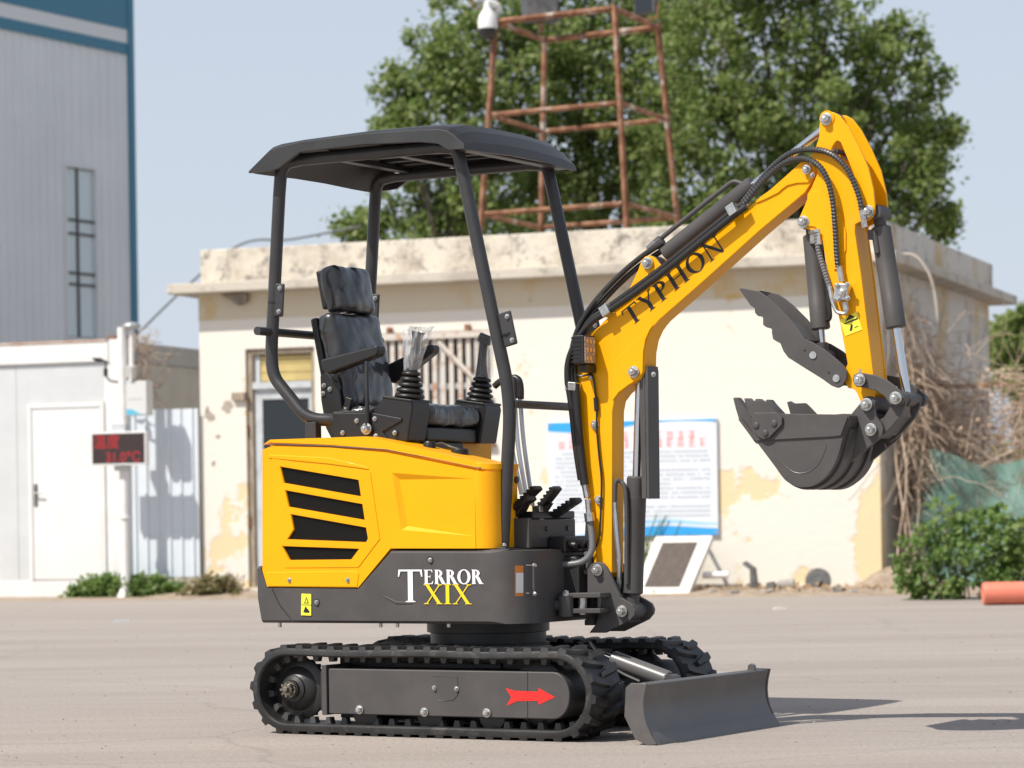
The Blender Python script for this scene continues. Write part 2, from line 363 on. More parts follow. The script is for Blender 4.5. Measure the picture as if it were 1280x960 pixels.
# shared bolt heads (axis along -y, facing the viewer's side of the machine)
def bolt_mesh(name, r, h, washer=True):
    mb = MB()
    if washer: mb.lathe((0, 0, 0), (0, -1, 0), [(0, r * 1.35), (h * 0.28, r * 1.35), (h * 0.30, r * 1.2)], 20)
    mb.lathe((0, -h * 0.25, 0), (0, -1, 0), [(0, r), (h * 0.6, r), (h * 0.75, r * 0.8)], 6)
    mb.lathe((0, -h * 0.9, 0), (0, -1, 0), [(0, r * 0.42), (h * 0.22, r * 0.42), (h * 0.25, r * 0.3)], 12)
    me = mb.mesh(name, ZINC, 0); fixn(me); return me
BOLT_L = bolt_mesh('bolt', 0.0165, 0.026); BOLT_M = bolt_mesh('bolt', 0.0125, 0.018); BOLT_S = bolt_mesh('bolt', 0.007, 0.010)
def bolt(parent, u, v, y, me=BOLT_M, name='bolt'):
    o = bpy.data.objects.new(name, me); COL.objects.link(o); o.parent = parent; p = E3(u, v, y); o.location = p; o.rotation_euler = (0, random.uniform(0, 1), 0); return o
def bolt_at(parent, p, me=BOLT_S, rz=0, name='bolt'):
    o = bpy.data.objects.new(name, me); COL.objects.link(o); o.parent = parent; o.location = p; o.rotation_euler = (0, random.uniform(0, 1), rz); return o

# ---- tracks
TC0, TC1, TZ, TR = -0.487, 0.681, 0.168, 0.151
LUGN = 46
def loop_pt(s, r):                                         # point and tangent angle on the stadium at arc length s (of radius TR), offset r
    L = TC1 - TC0; P = 2 * L + 2 * pi * TR; s %= P
    if s < L: return (TC0 + s, TZ + r), 0.0
    s -= L
    if s < pi * TR: a = s / TR; return (TC1 + r * sin(a), TZ + r * cos(a)), -a
    s -= pi * TR
    if s < L: return (TC1 - s, TZ - r), -pi
    s -= L; a = s / TR; return (TC0 - r * sin(a), TZ - r * cos(a)), -pi - a
PER = 2 * (TC1 - TC0) + 2 * pi * TR
def lug_mesh(sgn):
    # half chevron lug: starts at one edge of the belt, slants forward to just past the middle
    mb = MB(); W = 0.115; h = 0.0165
    y0, y1 = sgn * W, -sgn * 0.014
    def cx(y): return 0.030 * (abs(y - y0) / 0.129) - 0.012
    for (ya, yb, wa, wb) in ((y0, y0 - sgn * 0.05, 0.021, 0.021), (y0 - sgn * 0.05, y1, 0.021, 0.013)):
        v = []
        for y, wd in ((ya, wa), (yb, wb)):
            e = 0.005 if y == y0 else 0
            v += [(cx(y) - wd, y, -0.006), (cx(y) + wd, y, -0.006), (cx(y) + wd * 0.62, y - sgn * e, h), (cx(y) - wd * 0.62, y - sgn * e, h)]
        mb.add(v, [(0, 1, 2, 3), (4, 7, 6, 5), (0, 4, 5, 1), (1, 5, 6, 2), (2, 6, 7, 3), (3, 7, 4, 0)])
    me = mb.mesh('tread_lug', RUBBER, 0); fixn(me); return me
LUGA, LUGB = lug_mesh(-1), lug_mesh(1)
gt = MB(); gt.prism([(-0.015, 0), (0.015, 0), (0.009, 0.026), (-0.009, 0.026)], -0.014, 0.014); GTOOTH = gt.mesh('guide_tooth', mat('guide_tooth_rubber', (0.07, 0.068, 0.066), None, rough=0.5), 0); fixn(GTOOTH)
def track(yc, near):
    mb = MB(); N = 120; pr = []
    sec = [(-0.115, 0.0), (-0.112, 0.006), (0.112, 0.006), (0.115, 0.0), (0.115, -0.016), (0.108, -0.022), (-0.108, -0.022), (-0.115, -0.016)]
    vs = []; fs = []
    for i in range(N):
        s = PER * i / N
        sag = 0.0
        L = TC1 - TC0
        if s < L: sag = -0.005 * (0.5 - 0.5 * cos(4 * pi * s / L))
        for y, d in sec:
            (x, z), a = loop_pt(s, TR + d); vs.append((x, yc + y, z + sag))
    k = len(sec)
    for i in range(N):
        for j in range(k):
            fs.append((i * k + j, i * k + (j + 1) % k, ((i + 1) % N) * k + (j + 1) % k, ((i + 1) % N) * k + j))
    mb.add(vs, fs); t = obj('rubber_track', mb, RUBBER, EX, smooth=40)
    for i in range(LUGN):
        for me, off in ((LUGA, 0), (LUGB, 0.5)):
            s = PER * (i + off) / LUGN; (x, z), a = loop_pt(s, TR + 0.003)
            L = TC1 - TC0; sp = s % PER
            sag = -0.005 * (0.5 - 0.5 * cos(4 * pi * sp / L)) if sp < L else 0
            o = bpy.data.objects.new('tread_lug', me); COL.objects.link(o); o.parent = t; o.location = (x, yc, z + sag); o.rotation_euler = (0, -a, 0)
        s = PER * (i + .3) / LUGN; (x, z), a = loop_pt(s, TR - 0.02)
        for yy in (-0.036, 0.036):
            if yy > 0 and near: continue
            o = bpy.data.objects.new('guide_tooth', GTOOTH); COL.objects.link(o); o.parent = t; o.location = (x, yc + yy, z); o.rotation_euler = (0, -a + pi, 0)
    return t
YT = 0.375
track(-YT, True); track(YT, False)

def side_frame(sg):                                        # beam between sprocket and idler, one per track
    yo, yi = (-0.462, -0.30) if sg < 0 else (0.462, 0.30)
    poly = EP(-0.462, (410, 835), (560, 837), (660, 839))
    x0 = poly[0][0]; z1 = 0.250; z0 = 0.078; xr = E(712, 870, -0.462)[0]; rr = (z1 - z0) / 2
    prof = [(x0, z0), (x0, z1)] + [(xr - rr * 0.8 + rr * 0.8 * sin(a), (z0 + z1) / 2 + rr * cos(a)) for a in [pi * k / 14 for k in range(15)]]
    mb = MB().prism(prof, min(yo, yi), max(yo, yi)); f = obj('track_frame', mb, GREY, EX, bevel=0.006)
    e = MB().box(x0 - 0.028, x0 - 0.006, min(yo, yi) - 0.004, max(yo, yi), z0 - 0.004, z1 + 0.012); obj('end_plate', e, GREY, f, bevel=0.002)
    e = MB().box(x0 - 0.05, x0 - 0.029, min(yo, yi) + 0.02, max(yo, yi) - 0.02, z0 + 0.01, z1 - 0.01); obj('motor_flange', e, BLACK, f, bevel=0.002)
    return f
tf = side_frame(-1)
for sg in (-1, 1): obj('inner_blackout', MB().box(-0.375, 0.56, sg * 0.283 - 0.004, sg * 0.283 + 0.004, 0.052, 0.300), BLACK, EX)  # black plates added to shut out light and darken the tracks' inside
for u, v in ((450, 887), (531, 890), (609, 891)): bolt(tf, u, v, -0.463, BOLT_M)
for u, v in ((543, 860), (571, 861)): bolt(tf, u, v, -0.463, BOLT_S)
sm = MB()
oc = [E3(u, v, -0.4625) for u, v in ((540, 845), (572, 846), (572.5, 868), (567, 875), (552, 876.5), (547, 874))]
sm.tube(oc, 0.0011, 6); obj('access_cover_seam', sm, BLKD, tf)
sm = MB().tube([E3(659.5, 840, -0.4622), E3(659.5, 900, -0.4622)], 0.0012, 6); obj('plate_seam', sm, BLKD, tf)
ar = MB(); flat(ar, EP(-0.4632, (632, 860), (644, 863.5), (673, 864.5), (673, 860), (694, 871.5), (673, 881), (673, 876), (646, 876.5), (633, 882.5), (639, 871.5)), -0.4632)
obj('red_arrow', ar, REDD, tf, smooth=0, recalc=False)
ff = side_frame(1)
for sg, nm in ((-1, 'n'), (1, 'f')):
    y = sg * YT
    for i, u in enumerate((450, 531, 609)):
        x = E(u, 890, -0.46)[0]
        mb = MB().lathe((x, y - 0.055, 0.082), (0, 1, 0), [(0, 0.03), (0.004, 0.054), (0.045, 0.056), (0.046, 0.035), (0.064, 0.035), (0.065, 0.056), (0.106, 0.054), (0.11, 0.03)], 28)
        obj('track_roller', mb, BLACK, EX)
    xi = E(664, 870, -0.46)[0]
    mb = MB().lathe((xi, y - 0.04, TZ), (0, 1, 0), [(0, 0.02), (0.002, 0.05), (0.006, 0.07), (0.010, 0.112), (0.014, 0.118), (0.066, 0.118), (0.070, 0.112), (0.078, 0.05), (0.08, 0.02)], 40)
    obj('idler_wheel', mb, BLACK, EX)
    # sprocket: toothed wheel, stepped drive hub and splined shaft
    xs = TC0; n = 22
    prof = []
    for k in range(n * 4):
        a = 2 * pi * k / (n * 4); r = (0.112, 0.118, 0.104, 0.100)[k % 4] if k % 4 < 2 else (0.1, 0.098)[k % 2]
        prof.append((xs + r * cos(a), TZ + r * sin(a)))
    sp = obj('drive_sprocket', MB().prism(prof, y - 0.018, y + 0.018), BLACK, EX, bevel=0.002)
    d = -1 if sg < 0 else 1
    hb = MB().lathe((xs, y + d * 0.01, TZ), (0, d, 0), [(0, 0.118), (0.012, 0.118), (0.016, 0.113), (0.022, 0.085), (0.04, 0.07), (0.052, 0.052), (0.060, 0.05), (0.066, 0.036), (0.08, 0.036)], 44)
    obj('drive_hub', hb, BLACK, sp)
    sh = MB().lathe((xs, y + d * 0.085, TZ), (0, d, 0), [(0, 0.030), (0.012, 0.030), (0.014, 0.024), (0.026, 0.024), (0.030, 0.020)], 24)
    for k in range(8):
        a = 2 * pi * k / 8; sh.obox((xs + 0.023 * cos(a), y + d * 0.102, TZ + 0.023 * sin(a)), (0.009, 0.03, 0.008), Matrix.Rotation(-a, 3, 'Y'))
    sh.lathe((xs, y + d * 0.11, TZ), (0, d, 0), [(0, 0.012), (0.016, 0.012), (0.018, 0.008)], 16)
    obj('splined_shaft', sh, mat('oily_steel', (0.34, 0.31, 0.25), (0.12, 0.1, 0.08), 60, 0.3, metal=0.9), sp)

# ---- undercarriage centre, turntable, blade
mb = MB().box(-0.30, 0.52, -0.262, 0.262, 0.13, 0.30); mb.box(-0.12, 0.35, -0.302, 0.302, 0.15, 0.27)
obj('carbody', mb, GREY, EX, bevel=0.008)
tcx = 0.118
mb = MB().lathe((tcx, 0, 0.30), (0, 0, 1), [(0, 0.235), (0.03, 0.235), (0.032, 0.222), (0.072, 0.222), (0.075, 0.235), (0.118, 0.235)], 56)
obj('turntable', mb, BLACK, EX)
yb = 0.495
bx = [E(822.5, 932.5, -yb), E(808, 855, -yb)]
xb, xt, zt = 1.105, 1.066, 0.212
prof = [(xb, 0.004), (1.083, 0.035), (1.064, 0.075), (1.054, 0.11), (1.052, 0.145), (1.056, 0.175), (xt, zt), (xt - 0.012, zt + 0.006), (xt - 0.05, zt + 0.004), (0.995, zt - 0.004), (0.992, 0.11), (1.03, 0.03), (1.072, 0.002)]
bl = obj('dozer_blade', MB().prism(prof, -yb, yb), BLADEM, EX, bevel=0.003)
sp = [(xb + 0.001, 0.003), (1.085, 0.034), (1.066, 0.074), (1.057, 0.11), (1.055, 0.145), (1.059, 0.176), (xt + 0.003, zt + 0.004), (xt - 0.06, zt + 0.006), (0.985, zt - 0.01), (0.978, 0.10), (1.02, 0.02), (1.066, 0.0)]
for sg in (-1, 1):
    y0 = sg * (yb + 0.002); obj('end_plate', MB().prism(sp, min(y0, y0 + sg * 0.012), max(y0, y0 + sg * 0.012)), BLADEM, bl, bevel=0.002)
obj('cutting_edge', MB().prism([(xb + 0.004, 0.0), (xb + 0.003, 0.008), (1.082, 0.045), (1.076, 0.042), (xb - 0.008, -0.0)], -yb + .002, yb - .002), BLADEM, bl)
obj('lifting_eye', MB().prism([(1.03, 0.215), (1.06, 0.215), (1.058, 0.235), (1.045, 0.242), (1.033, 0.235)], 0.38, 0.40), BLADEM, bl, bevel=0.002)
for sg in (-1, 1):
    mb = MB().tube([(0.40, sg * 0.21, 0.155), (0.985, sg * 0.21, 0.12)], 0.045, 4); obj('blade_arm', mb, GREY, bl, bevel=0.004)
obj('arm_brace', MB().box(0.90, 0.97, -0.2, 0.2, 0.09, 0.15), GREY, bl, bevel=0.004)
pA, pB = E3(766, 824, -0.02), E3(836, 850, -0.02)
d = (pB - pA).normalized()
cy = obj('blade_cylinder', MB().lathe(pA, d, [(0, 0.030), (0.004, 0.033), ((pB - pA).length - 0.004, 0.033), ((pB - pA).length, 0.028)], 32), mat('cylinder_grey_gloss', (0.12, 0.115, 0.112), None, rough=0.34), EX)
obj('piston_rod', MB().cyl(pA - d * 0.16, pA, 0.015), CHROME, cy); obj('rod_eye', MB().cyl(pB + Vector((0.01, -0.03, -0.01)), pB + Vector((0.01, 0.03, -0.01)), 0.032), GREY, cy)
for dy in (-0.06, -0.085):
    q = spline([E3(735, 800, dy), E3(752, 822, dy), E3(775, 840, dy), E3(800, 852, dy)]); obj('cylinder_hose', MB().tube(q, 0.008, 8), HOSE, cy)

# ---- upper structure: grey base cover
YN = -0.42
def front_round(xm, r, y, yn, yf):
    d = min(y - yn, yf - y)
    if d < r: return xm - r + sqrt(max(0, r * r - (r - d) ** 2))
    return xm
base = EP(YN, (320, 748), (321, 708), (326, 707), (334, 735), (448, 736), (488, 687.5), (627, 687.5), (700, 688), (700, 780.5), (655, 780.5), (327, 778.5))
zb = 0.418
base = [(x, max(z, zb)) for x, z in base]
XF = 0.512
ys = [YN, YN + .004, YN + .012, YN + .028, YN + .05, YN + .08, YN + .11, YN + .16, 0, .26, .31, .34, .37, .39, .408, .416, .42]
def base_fn(x, z, y):
    xf = front_round(XF, 0.13, y, YN, 0.42); xr = -(front_round(0.665, 0.035, y, YN - 0.02, 0.44))
    X = max(min(x, xf), xr); e = max(0, 0.010 - min(y - YN, 0.42 - y))
    zz = z + (e if z < 0.43 else (-e if z > 0.6 else 0)); return X, zz
gb = obj('base_cover', MB().sliced(base, ys, base_fn), GREY, EX, bevel=0.007, smooth=30)
# rear counterweight seam, chamfer crease, bolts, labels
obj('cover_seam', MB().tube([E3(340, 736, YN - 0.001), E3(350, 757, YN - 0.001), E3(367, 778, YN - 0.001)], 0.0022, 6), BLKD, gb)
rb = MB().prism(EP(YN, (471, 741), (481, 730), (510, 742), (500, 752), (488, 752)), YN - 0.004, YN + 0.01)
obj('pressed_crease', MB().prism(EP(YN, (472, 741), (496, 751.5), (516, 752.5), (516, 755), (495, 755)), YN - 0.003, YN + 0.01), GREY, gb, bevel=0.0025)
for u, v in ((538, 700), (396, 753)):
    p = E3(u, v, YN); obj('bolt_recess', MB().cyl((p.x, YN - 0.0015, p.z), (p.x, YN + 0.004, p.z), 0.0145, 20), BLACK, gb); bolt(gb, u, v, YN - 0.001, BOLT_S)
for u in (350, 476, 497, 561): obj('bolt_tip', MB().cyl(E3(u, 778, -0.36), E3(u, 784, -0.36), 0.007, 8), ZINC, gb)
lt = MB()
T0 = Vector(E(505, 752, YN)); bx_ = Vector((1, 0.0)); 
ex = (Vector(E(600, 729.5, YN)) - Vector(E(531, 729.5, YN))).normalized(); ez = Vector((0, 1))
letters(lt, 'T', E(498.5, 752.5, YN), ex, ez, 0.121, YN - 0.003, wide=1.04, K=0.175, k_=0.06)
letters(lt, 'ERROR', E(530, 730, YN), ex, ez, 0.053, YN - 0.003, 0.015, 1.14, K=0.21, k_=0.075)
obj('word_terror', lt, WHITEP, gb, smooth=0, recalc=False)
lt = MB(); letters(lt, 'XIX', E(530.5, 755, YN), ex, ez, 0.073, YN - 0.003, 0.03, 1.30, K=0.165, k_=0.055)
obj('numeral_nineteen', lt, YELD, gb, smooth=0, recalc=False)
def label_plate(parent, pts, y, m, name='warning_label'):
    return obj(name, MB().prism(EP(y, *pts), y - 0.0012, y + 0.002), m, parent, smooth=0)
lb = label_plate(gb, ((377, 742), (389, 742.5), (389, 769.5), (376.5, 769)), YN - 0.003, LBLY)
pm = MB()
flat(pm, EP(YN - .0052, (380, 754), (386, 754.3), (383, 746)), YN - 0.0052); flat(pm, EP(YN - .0052, (379, 765), (382, 757.5), (383.5, 760), (386.5, 763.5), (386.5, 766), (382, 765.8)), YN - 0.0052)
flat(pm, EP(YN - .0052, (377, 755.5), (389, 756), (389, 756.6), (377, 756.1)), YN - 0.0053)
pm2 = MB(); flat(pm2, EP(YN - .0055, (381.4, 753.2), (384.6, 753.3), (383, 748.6)), YN - 0.0056)
pmo = obj('warning_pictogram', pm, BLKD, gb, smooth=0, recalc=False); obj('pictogram_fill', pm2, LBLY, gb, smooth=0, recalc=False)
# orange and white plate with grab bolt on the rounded front corner: lies on the corner's tangent
def front_xy(u, v, z=None):                                # point of the photo on the machine's front plane x = XF
    a, b = ray(u, v); n = Vector((cos(TH), -sin(TH))); t = (XF + 0.004 + MX * n.x + MY * n.y) / (a * n.x + F * n.y)
    X, Y = a * t - MX, F * t - MY; return Vector((XF + 0.004, X * sin(TH) + Y * cos(TH), EYE - b * t))
def front_quad(mb, pts, dx=0.0): mb.add([front_xy(u, v) + Vector((dx, 0, 0)) for u, v in pts], [tuple(range(len(pts)))])
q = MB(); front_quad(q, ((643, 707), (653.5, 707), (653.5, 745), (643, 745)), 0.002); lp = obj('data_label', q, ORNG, gb, smooth=0, recalc=False)
q = MB(); front_quad(q, ((643.6, 716), (653, 716), (653, 741), (643.6, 741)), 0.004); obj('label_panel', q, WHITEP, gb, smooth=0, recalc=False)
a, b = front_xy(658.5, 707), front_xy(658.5, 742)
hk = MB().tube([a + Vector((0.0, 0, 0)), a + Vector((0.03, 0, 0)), b + Vector((0.03, 0, 0)), b], 0.005, 8); obj('grab_latch', hk, GREY, gb)
for p in (a, b): bolt_at(gb, p + Vector((0.03, 0, 0)), BOLT_S, pi / 2)
# step crease round the lower front
obj('floor_plate', MB().box(-0.02, 0.45, -0.40, 0.36, 0.682, 0.694), BLACK, EX, bevel=0.003)

# ---- yellow engine hood
HN = -0.415
hood = EP(YN, (334, 733.5), (327.5, 713), (327.5, 555), (337, 550.5), (453, 547.5), (483, 553), (602, 580), (660, 580), (660, 686), (488.5, 686), (448, 735))
XH = 0.398
def hood_fn(x, z, y):
    xf = front_round(XH, 0.075, y, HN, 9); xr = -front_round(0.613, 0.05, y, HN - 0.01, 0.425)
    return max(min(x, xf), xr), z
zt_ = E(602, 580, YN)[1]
hd = obj('engine_hood', MB().sliced(hood, [HN + .012, HN + .022, HN + .04, HN + .06, HN + .08, -0.30, -0.235], hood_fn), YEL, EX, bevel=0.008)
rear = [p for p in hood if p[0] < -0.12]; xr_ = -0.10
hr = EP(YN, (334, 733.5), (327.5, 713), (327.5, 558), (337, 551), (453, 548)); hr += [(xr_, hr[-1][1] - 0.004), (xr_, hr[0][1])]
obj('rear_hood_shell', MB().sliced(hr, [-0.234, 0, 0.36, 0.39, 0.405, 0.412], hood_fn), YEL, hd, bevel=0.008)
# front of the hood under the seat: sloping floor riser
obj('seat_riser', MB().prism([(-0.099, 0.70), (-0.099, 1.10), (-0.02, 1.06), (0.06, 0.98), (0.06, 0.70)], -0.233, 0.10), YEL, hd, bevel=0.006)
# side panel with the louvre openings and the pressed recess
LV = [[(350.6, 583.4), (448.2, 599.8), (451.3, 620.6), (355.4, 603.7)], [(357, 613), (453, 630), (456, 650), (361.6, 633.5)],
      [(364, 643), (457.5, 659.4), (460, 673), (457.5, 677.7), (359.6, 674), (367.5, 661.6)], [(353, 682.7), (449, 686), (439, 699.3), (362.4, 700)]]
holes = [EP(YN, *q) for q in LV]
rec = EP(YN, (490, 591), (592, 598.5), (592, 670), (501.5, 662.5))
side = EP(YN, (334, 733.5), (328, 713), (328, 562), (340, 557.5), (412, 559.5), (482, 565.5), (594, 588), (594.5, 685.5), (488, 685.5), (447.5, 734.5))
sp_ = MB().prism(side, YN, HN + 0.014, holes + [rec])
rin = EP(YN, (497, 599.5), (592, 598.5), (592, 670), (507.5, 657.5)); dy = [0.013, 0.0, 0.0, 0.013]
n = 4; vv = [(x, YN, z) for x, z in rec] + [(x, YN + dy[i], z) for i, (x, z) in enumerate(rin)]
sp_.add([vv[i] for i in (0, 1, 2, 3, 4, 7)], [(0, 1, 4), (2, 3, 5), (3, 0, 4, 5), (4, 1, 2, 5)])
cxl = E(595, 640, YN)[0] + 0.0008
cp = [(cxl, E(594, 588, YN)[1]), (cxl, E(594, 685.5, YN)[1]), (XH, E(594, 685.5, YN)[1]), (XH, E(606, 590, YN)[1])]
obj('hood_corner', MB().sliced(cp, [YN, YN + .003, YN + .01, YN + .02, YN + .032, YN + .05, YN + .075, YN + .1], lambda x, z, y: (min(x, front_round(XH + 0.001, 0.075, y, YN, 9)), z)), YEL, hd, smooth=50)
sd = obj('hood_side_panel', sp_, YEL, hd, smooth=0)
rim = EP(YN, (340.5, 573), (463, 590.5), (475, 673.5), (448, 709), (357, 709.5), (345, 688))
big_holes = [[(sum(p[0] for p in h) / len(h) + (x - sum(p[0] for p in h) / len(h)) * 1.012, sum(p[1] for p in h) / len(h) + (z - sum(p[1] for p in h) / len(h)) * 1.04) for x, z in h] for h in holes]
obj('louvre_surround', MB().prism(rim, YN - 0.0025, YN + 0.002, big_holes), YEL, hd, smooth=25)
for q in LV:
    c = [sum(p[i] for p in q) / len(q) for i in (0, 1)]
    big = [(c[0] + (u - c[0]) * 1.03 , c[1] + (v - c[1]) * 1.12) for u, v in q]
    obj('grille', MB().prism(EP(YN, *big), YN + 0.007, YN + 0.0085), GRILLE, hd, smooth=0)
for u, v in ((362, 725), (435, 725)): bolt(hd, u, v, YN - 0.001, BOLT_S)
ridge = EP(YN, (336, 568), (412, 572), (458, 583), (462, 587), (410, 580), (336, 573))
obj('hood_crease', MB().prism(ridge, YN - 0.004, YN + 0.004), YEL, hd, bevel=0.0035)
obj('lower_lip', MB().prism(EP(YN, (333, 715), (446, 714), (449, 717), (447, 734), (335, 733)), YN - 0.003, YN + 0.004), YEL, hd, bevel=0.003)
# top cover following the hood's upper edge, thin shadow gap beneath
topc = EP(YN, (328, 556), (337, 549.5), (456, 545.5), (484, 551), (533, 562.5), (601, 578), (640, 579), (640, 585.5), (601, 584.5), (483, 561.5), (412, 556), (336, 553))
tc_ = obj('hood_top_cover', MB().sliced(topc, [HN - .002, HN + .01, HN + .02, HN + .04, HN + .06, HN + .08, -0.24, ], lambda x, z, y: (min(x, front_round(XH + .006, 0.075, y, HN, 9)), z)), YEL, hd, bevel=0.004)
obj('hood_seam', MB().tube([E3(u, v, HN + 0.000) for u, v in ((340, 555), (412, 557.6), (483, 562), (540, 572.5), (601, 585.2))], 0.0024, 6), BLKD, hd)
for (u, v, y, r, m_) in ((537, 557, -0.30, 0.024, PLAST), (575, 566, -0.27, 0.034, PLAST)):
    p = E3(u, v, y); k = obj('filler_cap', MB().lathe((p.x, y, p.z - 0.03), (0, 0, 1), [(0, r * .6), (0.018, r * .6), (0.02, r), (0.04, r), (0.046, r * 0.85)], 22), m_, hd)
    obj('cap_neck', MB().cyl((p.x, y, p.z - 0.06), (p.x, y, p.z - 0.02), r * 0.62), ZINC, k)
p = E3(560, 558, -0.25); obj('cap_chain', MB().tube(spline([E3(543, 556, -.28), E3(552, 554, -.26), E3(562, 558, -.25), E3(574, 562, -.26)]), 0.0045, 8), mat('rusty_wire', (0.08, 0.07, 0.06), None, rough=0.5), hd)
for v in (600, 668): p = E3(636, v, -0.26); obj('hole_plug', MB().cyl((XH - 0.002, -0.25, E(636, v, -0.26)[1]), (XH + 0.006, -0.25, E(636, v, -0.26)[1]), 0.013, 16), PLAST, hd)

# ---- canopy and its posts
YP = 0.335; PR = 0.0245
def post_path(y, pts): return [E3(u, v, y) for u, v in pts]
fr = Vector((0.262, 0, 2.128)); 
zr = 2.185
def side_posts(y):
    o = Vector((0, y, 0))
    front = [Vector((0.385, y, 0.69)), Vector((0.432, y, 1.235)), Vector((0.372, y, 1.50)), Vector((0.232, y, 2.125)), Vector((0.215, y, zr)), Vector((0.12, y, zr + 0.012))]
    rear = [Vector((-0.25, y * 0.45, 1.185)), Vector((-0.36, y * 0.86, 1.192)), Vector((-0.475, y, 1.197)), Vector((-0.635, y, 1.37)), Vector((-0.640, y, 1.47)), Vector((-0.590, y, 2.085)), Vector((-0.578, y, zr)), Vector((-0.48, y, zr + 0.012))]
    f_ = obj('front_post', MB().tube(bend(front[:2] + front[2:], 0.13, 7), PR, 16), POSTM, EX)
    r_ = obj('rear_post', MB().tube(bend(rear, 0.16, 8), PR, 16), POSTM, EX)
    obj('top_rail', MB().tube([(-0.50, y, zr + 0.010), (0.14, y, zr + 0.010)], PR * 0.98, 16), POSTM, EX)
    obj('foot_plate', MB().box(0.345, 0.425, y - 0.045, y + 0.045, 0.688, 0.700), POSTM, f_, bevel=0.003)
    for dx in (-.03, .03): bolt_at(f_, (0.385 + dx, y - 0.036, 0.704), BOLT_S).rotation_euler = (-pi / 2, 0, 0)
    obj('support_leg', MB().box(-0.475, -0.425, y - 0.02, y + 0.02, 1.10, 1.185), POSTM, r_, bevel=0.003)
    # bolted hinge brackets where the upper frame unclips from the lower
    for P_, A, Bq in ((r_, Vector((-0.602, 0, 1.735)), Vector((-0.612, 0, 1.61))), (f_, Vector((0.424, 0, 1.56)), Vector((0.452, 0, 1.435)))):
        cq = E(635.5, 411, -YP - 0.012) if P_ is f_ else E(348, 375, -YP - 0.012); c = Vector((cq[0] + 0.006, 0, cq[1])); ang = atan2((A - Bq).x, (A - Bq).z)
        rot = Matrix.Rotation(ang, 3, 'Y')
        bp_ = obj('hinge_bracket', MB().obox((c.x - .008, y - 0.012, c.z), (0.055, 0.012, 0.128), rot), POSTM, P_, bevel=0.007, seg=3)
        for s_ in (-1, 1):
            q = c + rot @ Vector((0.004, 0, 0.045 * s_)); bolt_at(P_, (q.x, y - 0.019, q.z), BOLT_S if s_ == 2 else BOLT_S)
        cc = (A + Bq) / 2; ax = (A - Bq).normalized()
        s0 = cc + (Vector((-0.017, 0, -0.02)) if P_ is r_ else Vector((-0.012, 0, -0.015)))
        obj('split_joint', MB().tube([(s0.x - ax.x * .003, y, s0.z - ax.z * .003), (s0.x + ax.x * .003, y, s0.z + ax.z * .003)], PR + 0.0012, 16), BLKD, P_)
side_posts(-YP); side_posts(YP)
zrail = E(360, 414, -YP)[1]
obj('rear_rail', MB().tube([(-0.635, -0.435, zrail), (-0.635, 0.435, zrail)], 0.0165, 14), POSTM, EX)
zfr = E(640, 505, -YP)[1]
obj('front_rail', MB().tube([(0.44, -YP, zfr), (0.44, YP, zfr)], 0.0155, 14), POSTM, EX)
# canopy shell
st = [  # x, rim z, crease z, top z
    (-0.672, 2.150, 2.158, 2.160), (-0.575, 2.152, 2.238, 2.258), (-0.535, 2.155, 2.246, 2.268), (-0.430, 2.212, 2.254, 2.276), (-0.15, 2.218, 2.262, 2.286), (0.10, 2.208, 2.258, 2.284),
    (0.185, 2.196, 2.254, 2.280), (0.225, 2.172, 2.248, 2.272), (0.262, 2.168, 2.222, 2.246), (0.298, 2.166, 2.186, 2.200), (0.302, 2.164, 2.166, 2.166)]
rows = lambda zr0, zc, zt: [(-0.425, zr0), (-0.421, zc - (zc - zr0) * 0.12), (-0.39, zc + (zt - zc) * 0.35), (-0.30, zt), (-0.10, zt + 0.006), (0.10, zt + 0.006), (0.30, zt), (0.39, zc + (zt - zc) * 0.35), (0.421, zc - (zc - zr0) * 0.12), (0.425, zr0)]
vs = []; fs = []
for x, a, b, c in st:
    for y, z in rows(a, b, c):
        bow = 0.045 * (1 - (y / 0.425) ** 2) * (1 if x > 0.15 else (0.6 if x < -0.5 else 0)); vs.append((x + (bow * (x > 0.15) - bow * (x < -0.5)) * 0.45, y, z))
k = 10
for i in range(len(st) - 1):
    for j in range(k - 1): fs.append((i * k + j, i * k + j + 1, (i + 1) * k + j + 1, (i + 1) * k + j))
cn = obj('canopy', MB().add(vs, fs), BLACK, EX, smooth=11)
so_ = cn.modifiers.new('thick', 'SOLIDIFY'); so_.thickness = 0.014; so_.offset = -1
bv = cn.modifiers.new('bevel', 'BEVEL'); bv.width = 0.006; bv.segments = 2; bv.limit_method = 'ANGLE'; bv.angle_limit = radians(11); bv.harden_normals = True
obj('front_lip', MB().box(0.245, 0.292, -0.37, 0.37, 2.166, 2.180), BLACK, cn, bevel=0.004)
obj('roof_liner', MB().box(-0.44, 0.17, -0.30, 0.30, 2.236, 2.242), mat('liner_grey', (0.045, 0.043, 0.042), None, rough=0.6), cn)
for y in (-0.22, -0.10, 0.02, 0.14, 0.25): obj('liner_rib', MB().box(-0.43, 0.16, y - 0.014, y + 0.014, 2.222, 2.2355), BLACK, cn, bevel=0.003)
for x in (-0.42, -0.16, 0.16): obj('cross_bar', MB().box(x - 0.02, x + 0.02, -0.33, 0.33, 2.200, 2.221), PLAST, cn, bevel=0.003)
for x in (-0.42, -0.16, 0.16):
    for y in (-0.24, 0.24): obj('roof_bolt', MB().lathe((x, y, 2.20), (0, 0, -1), [(0, 0.011), (0.006, 0.011), (0.008, 0.006)], 10), ZINC, cn)

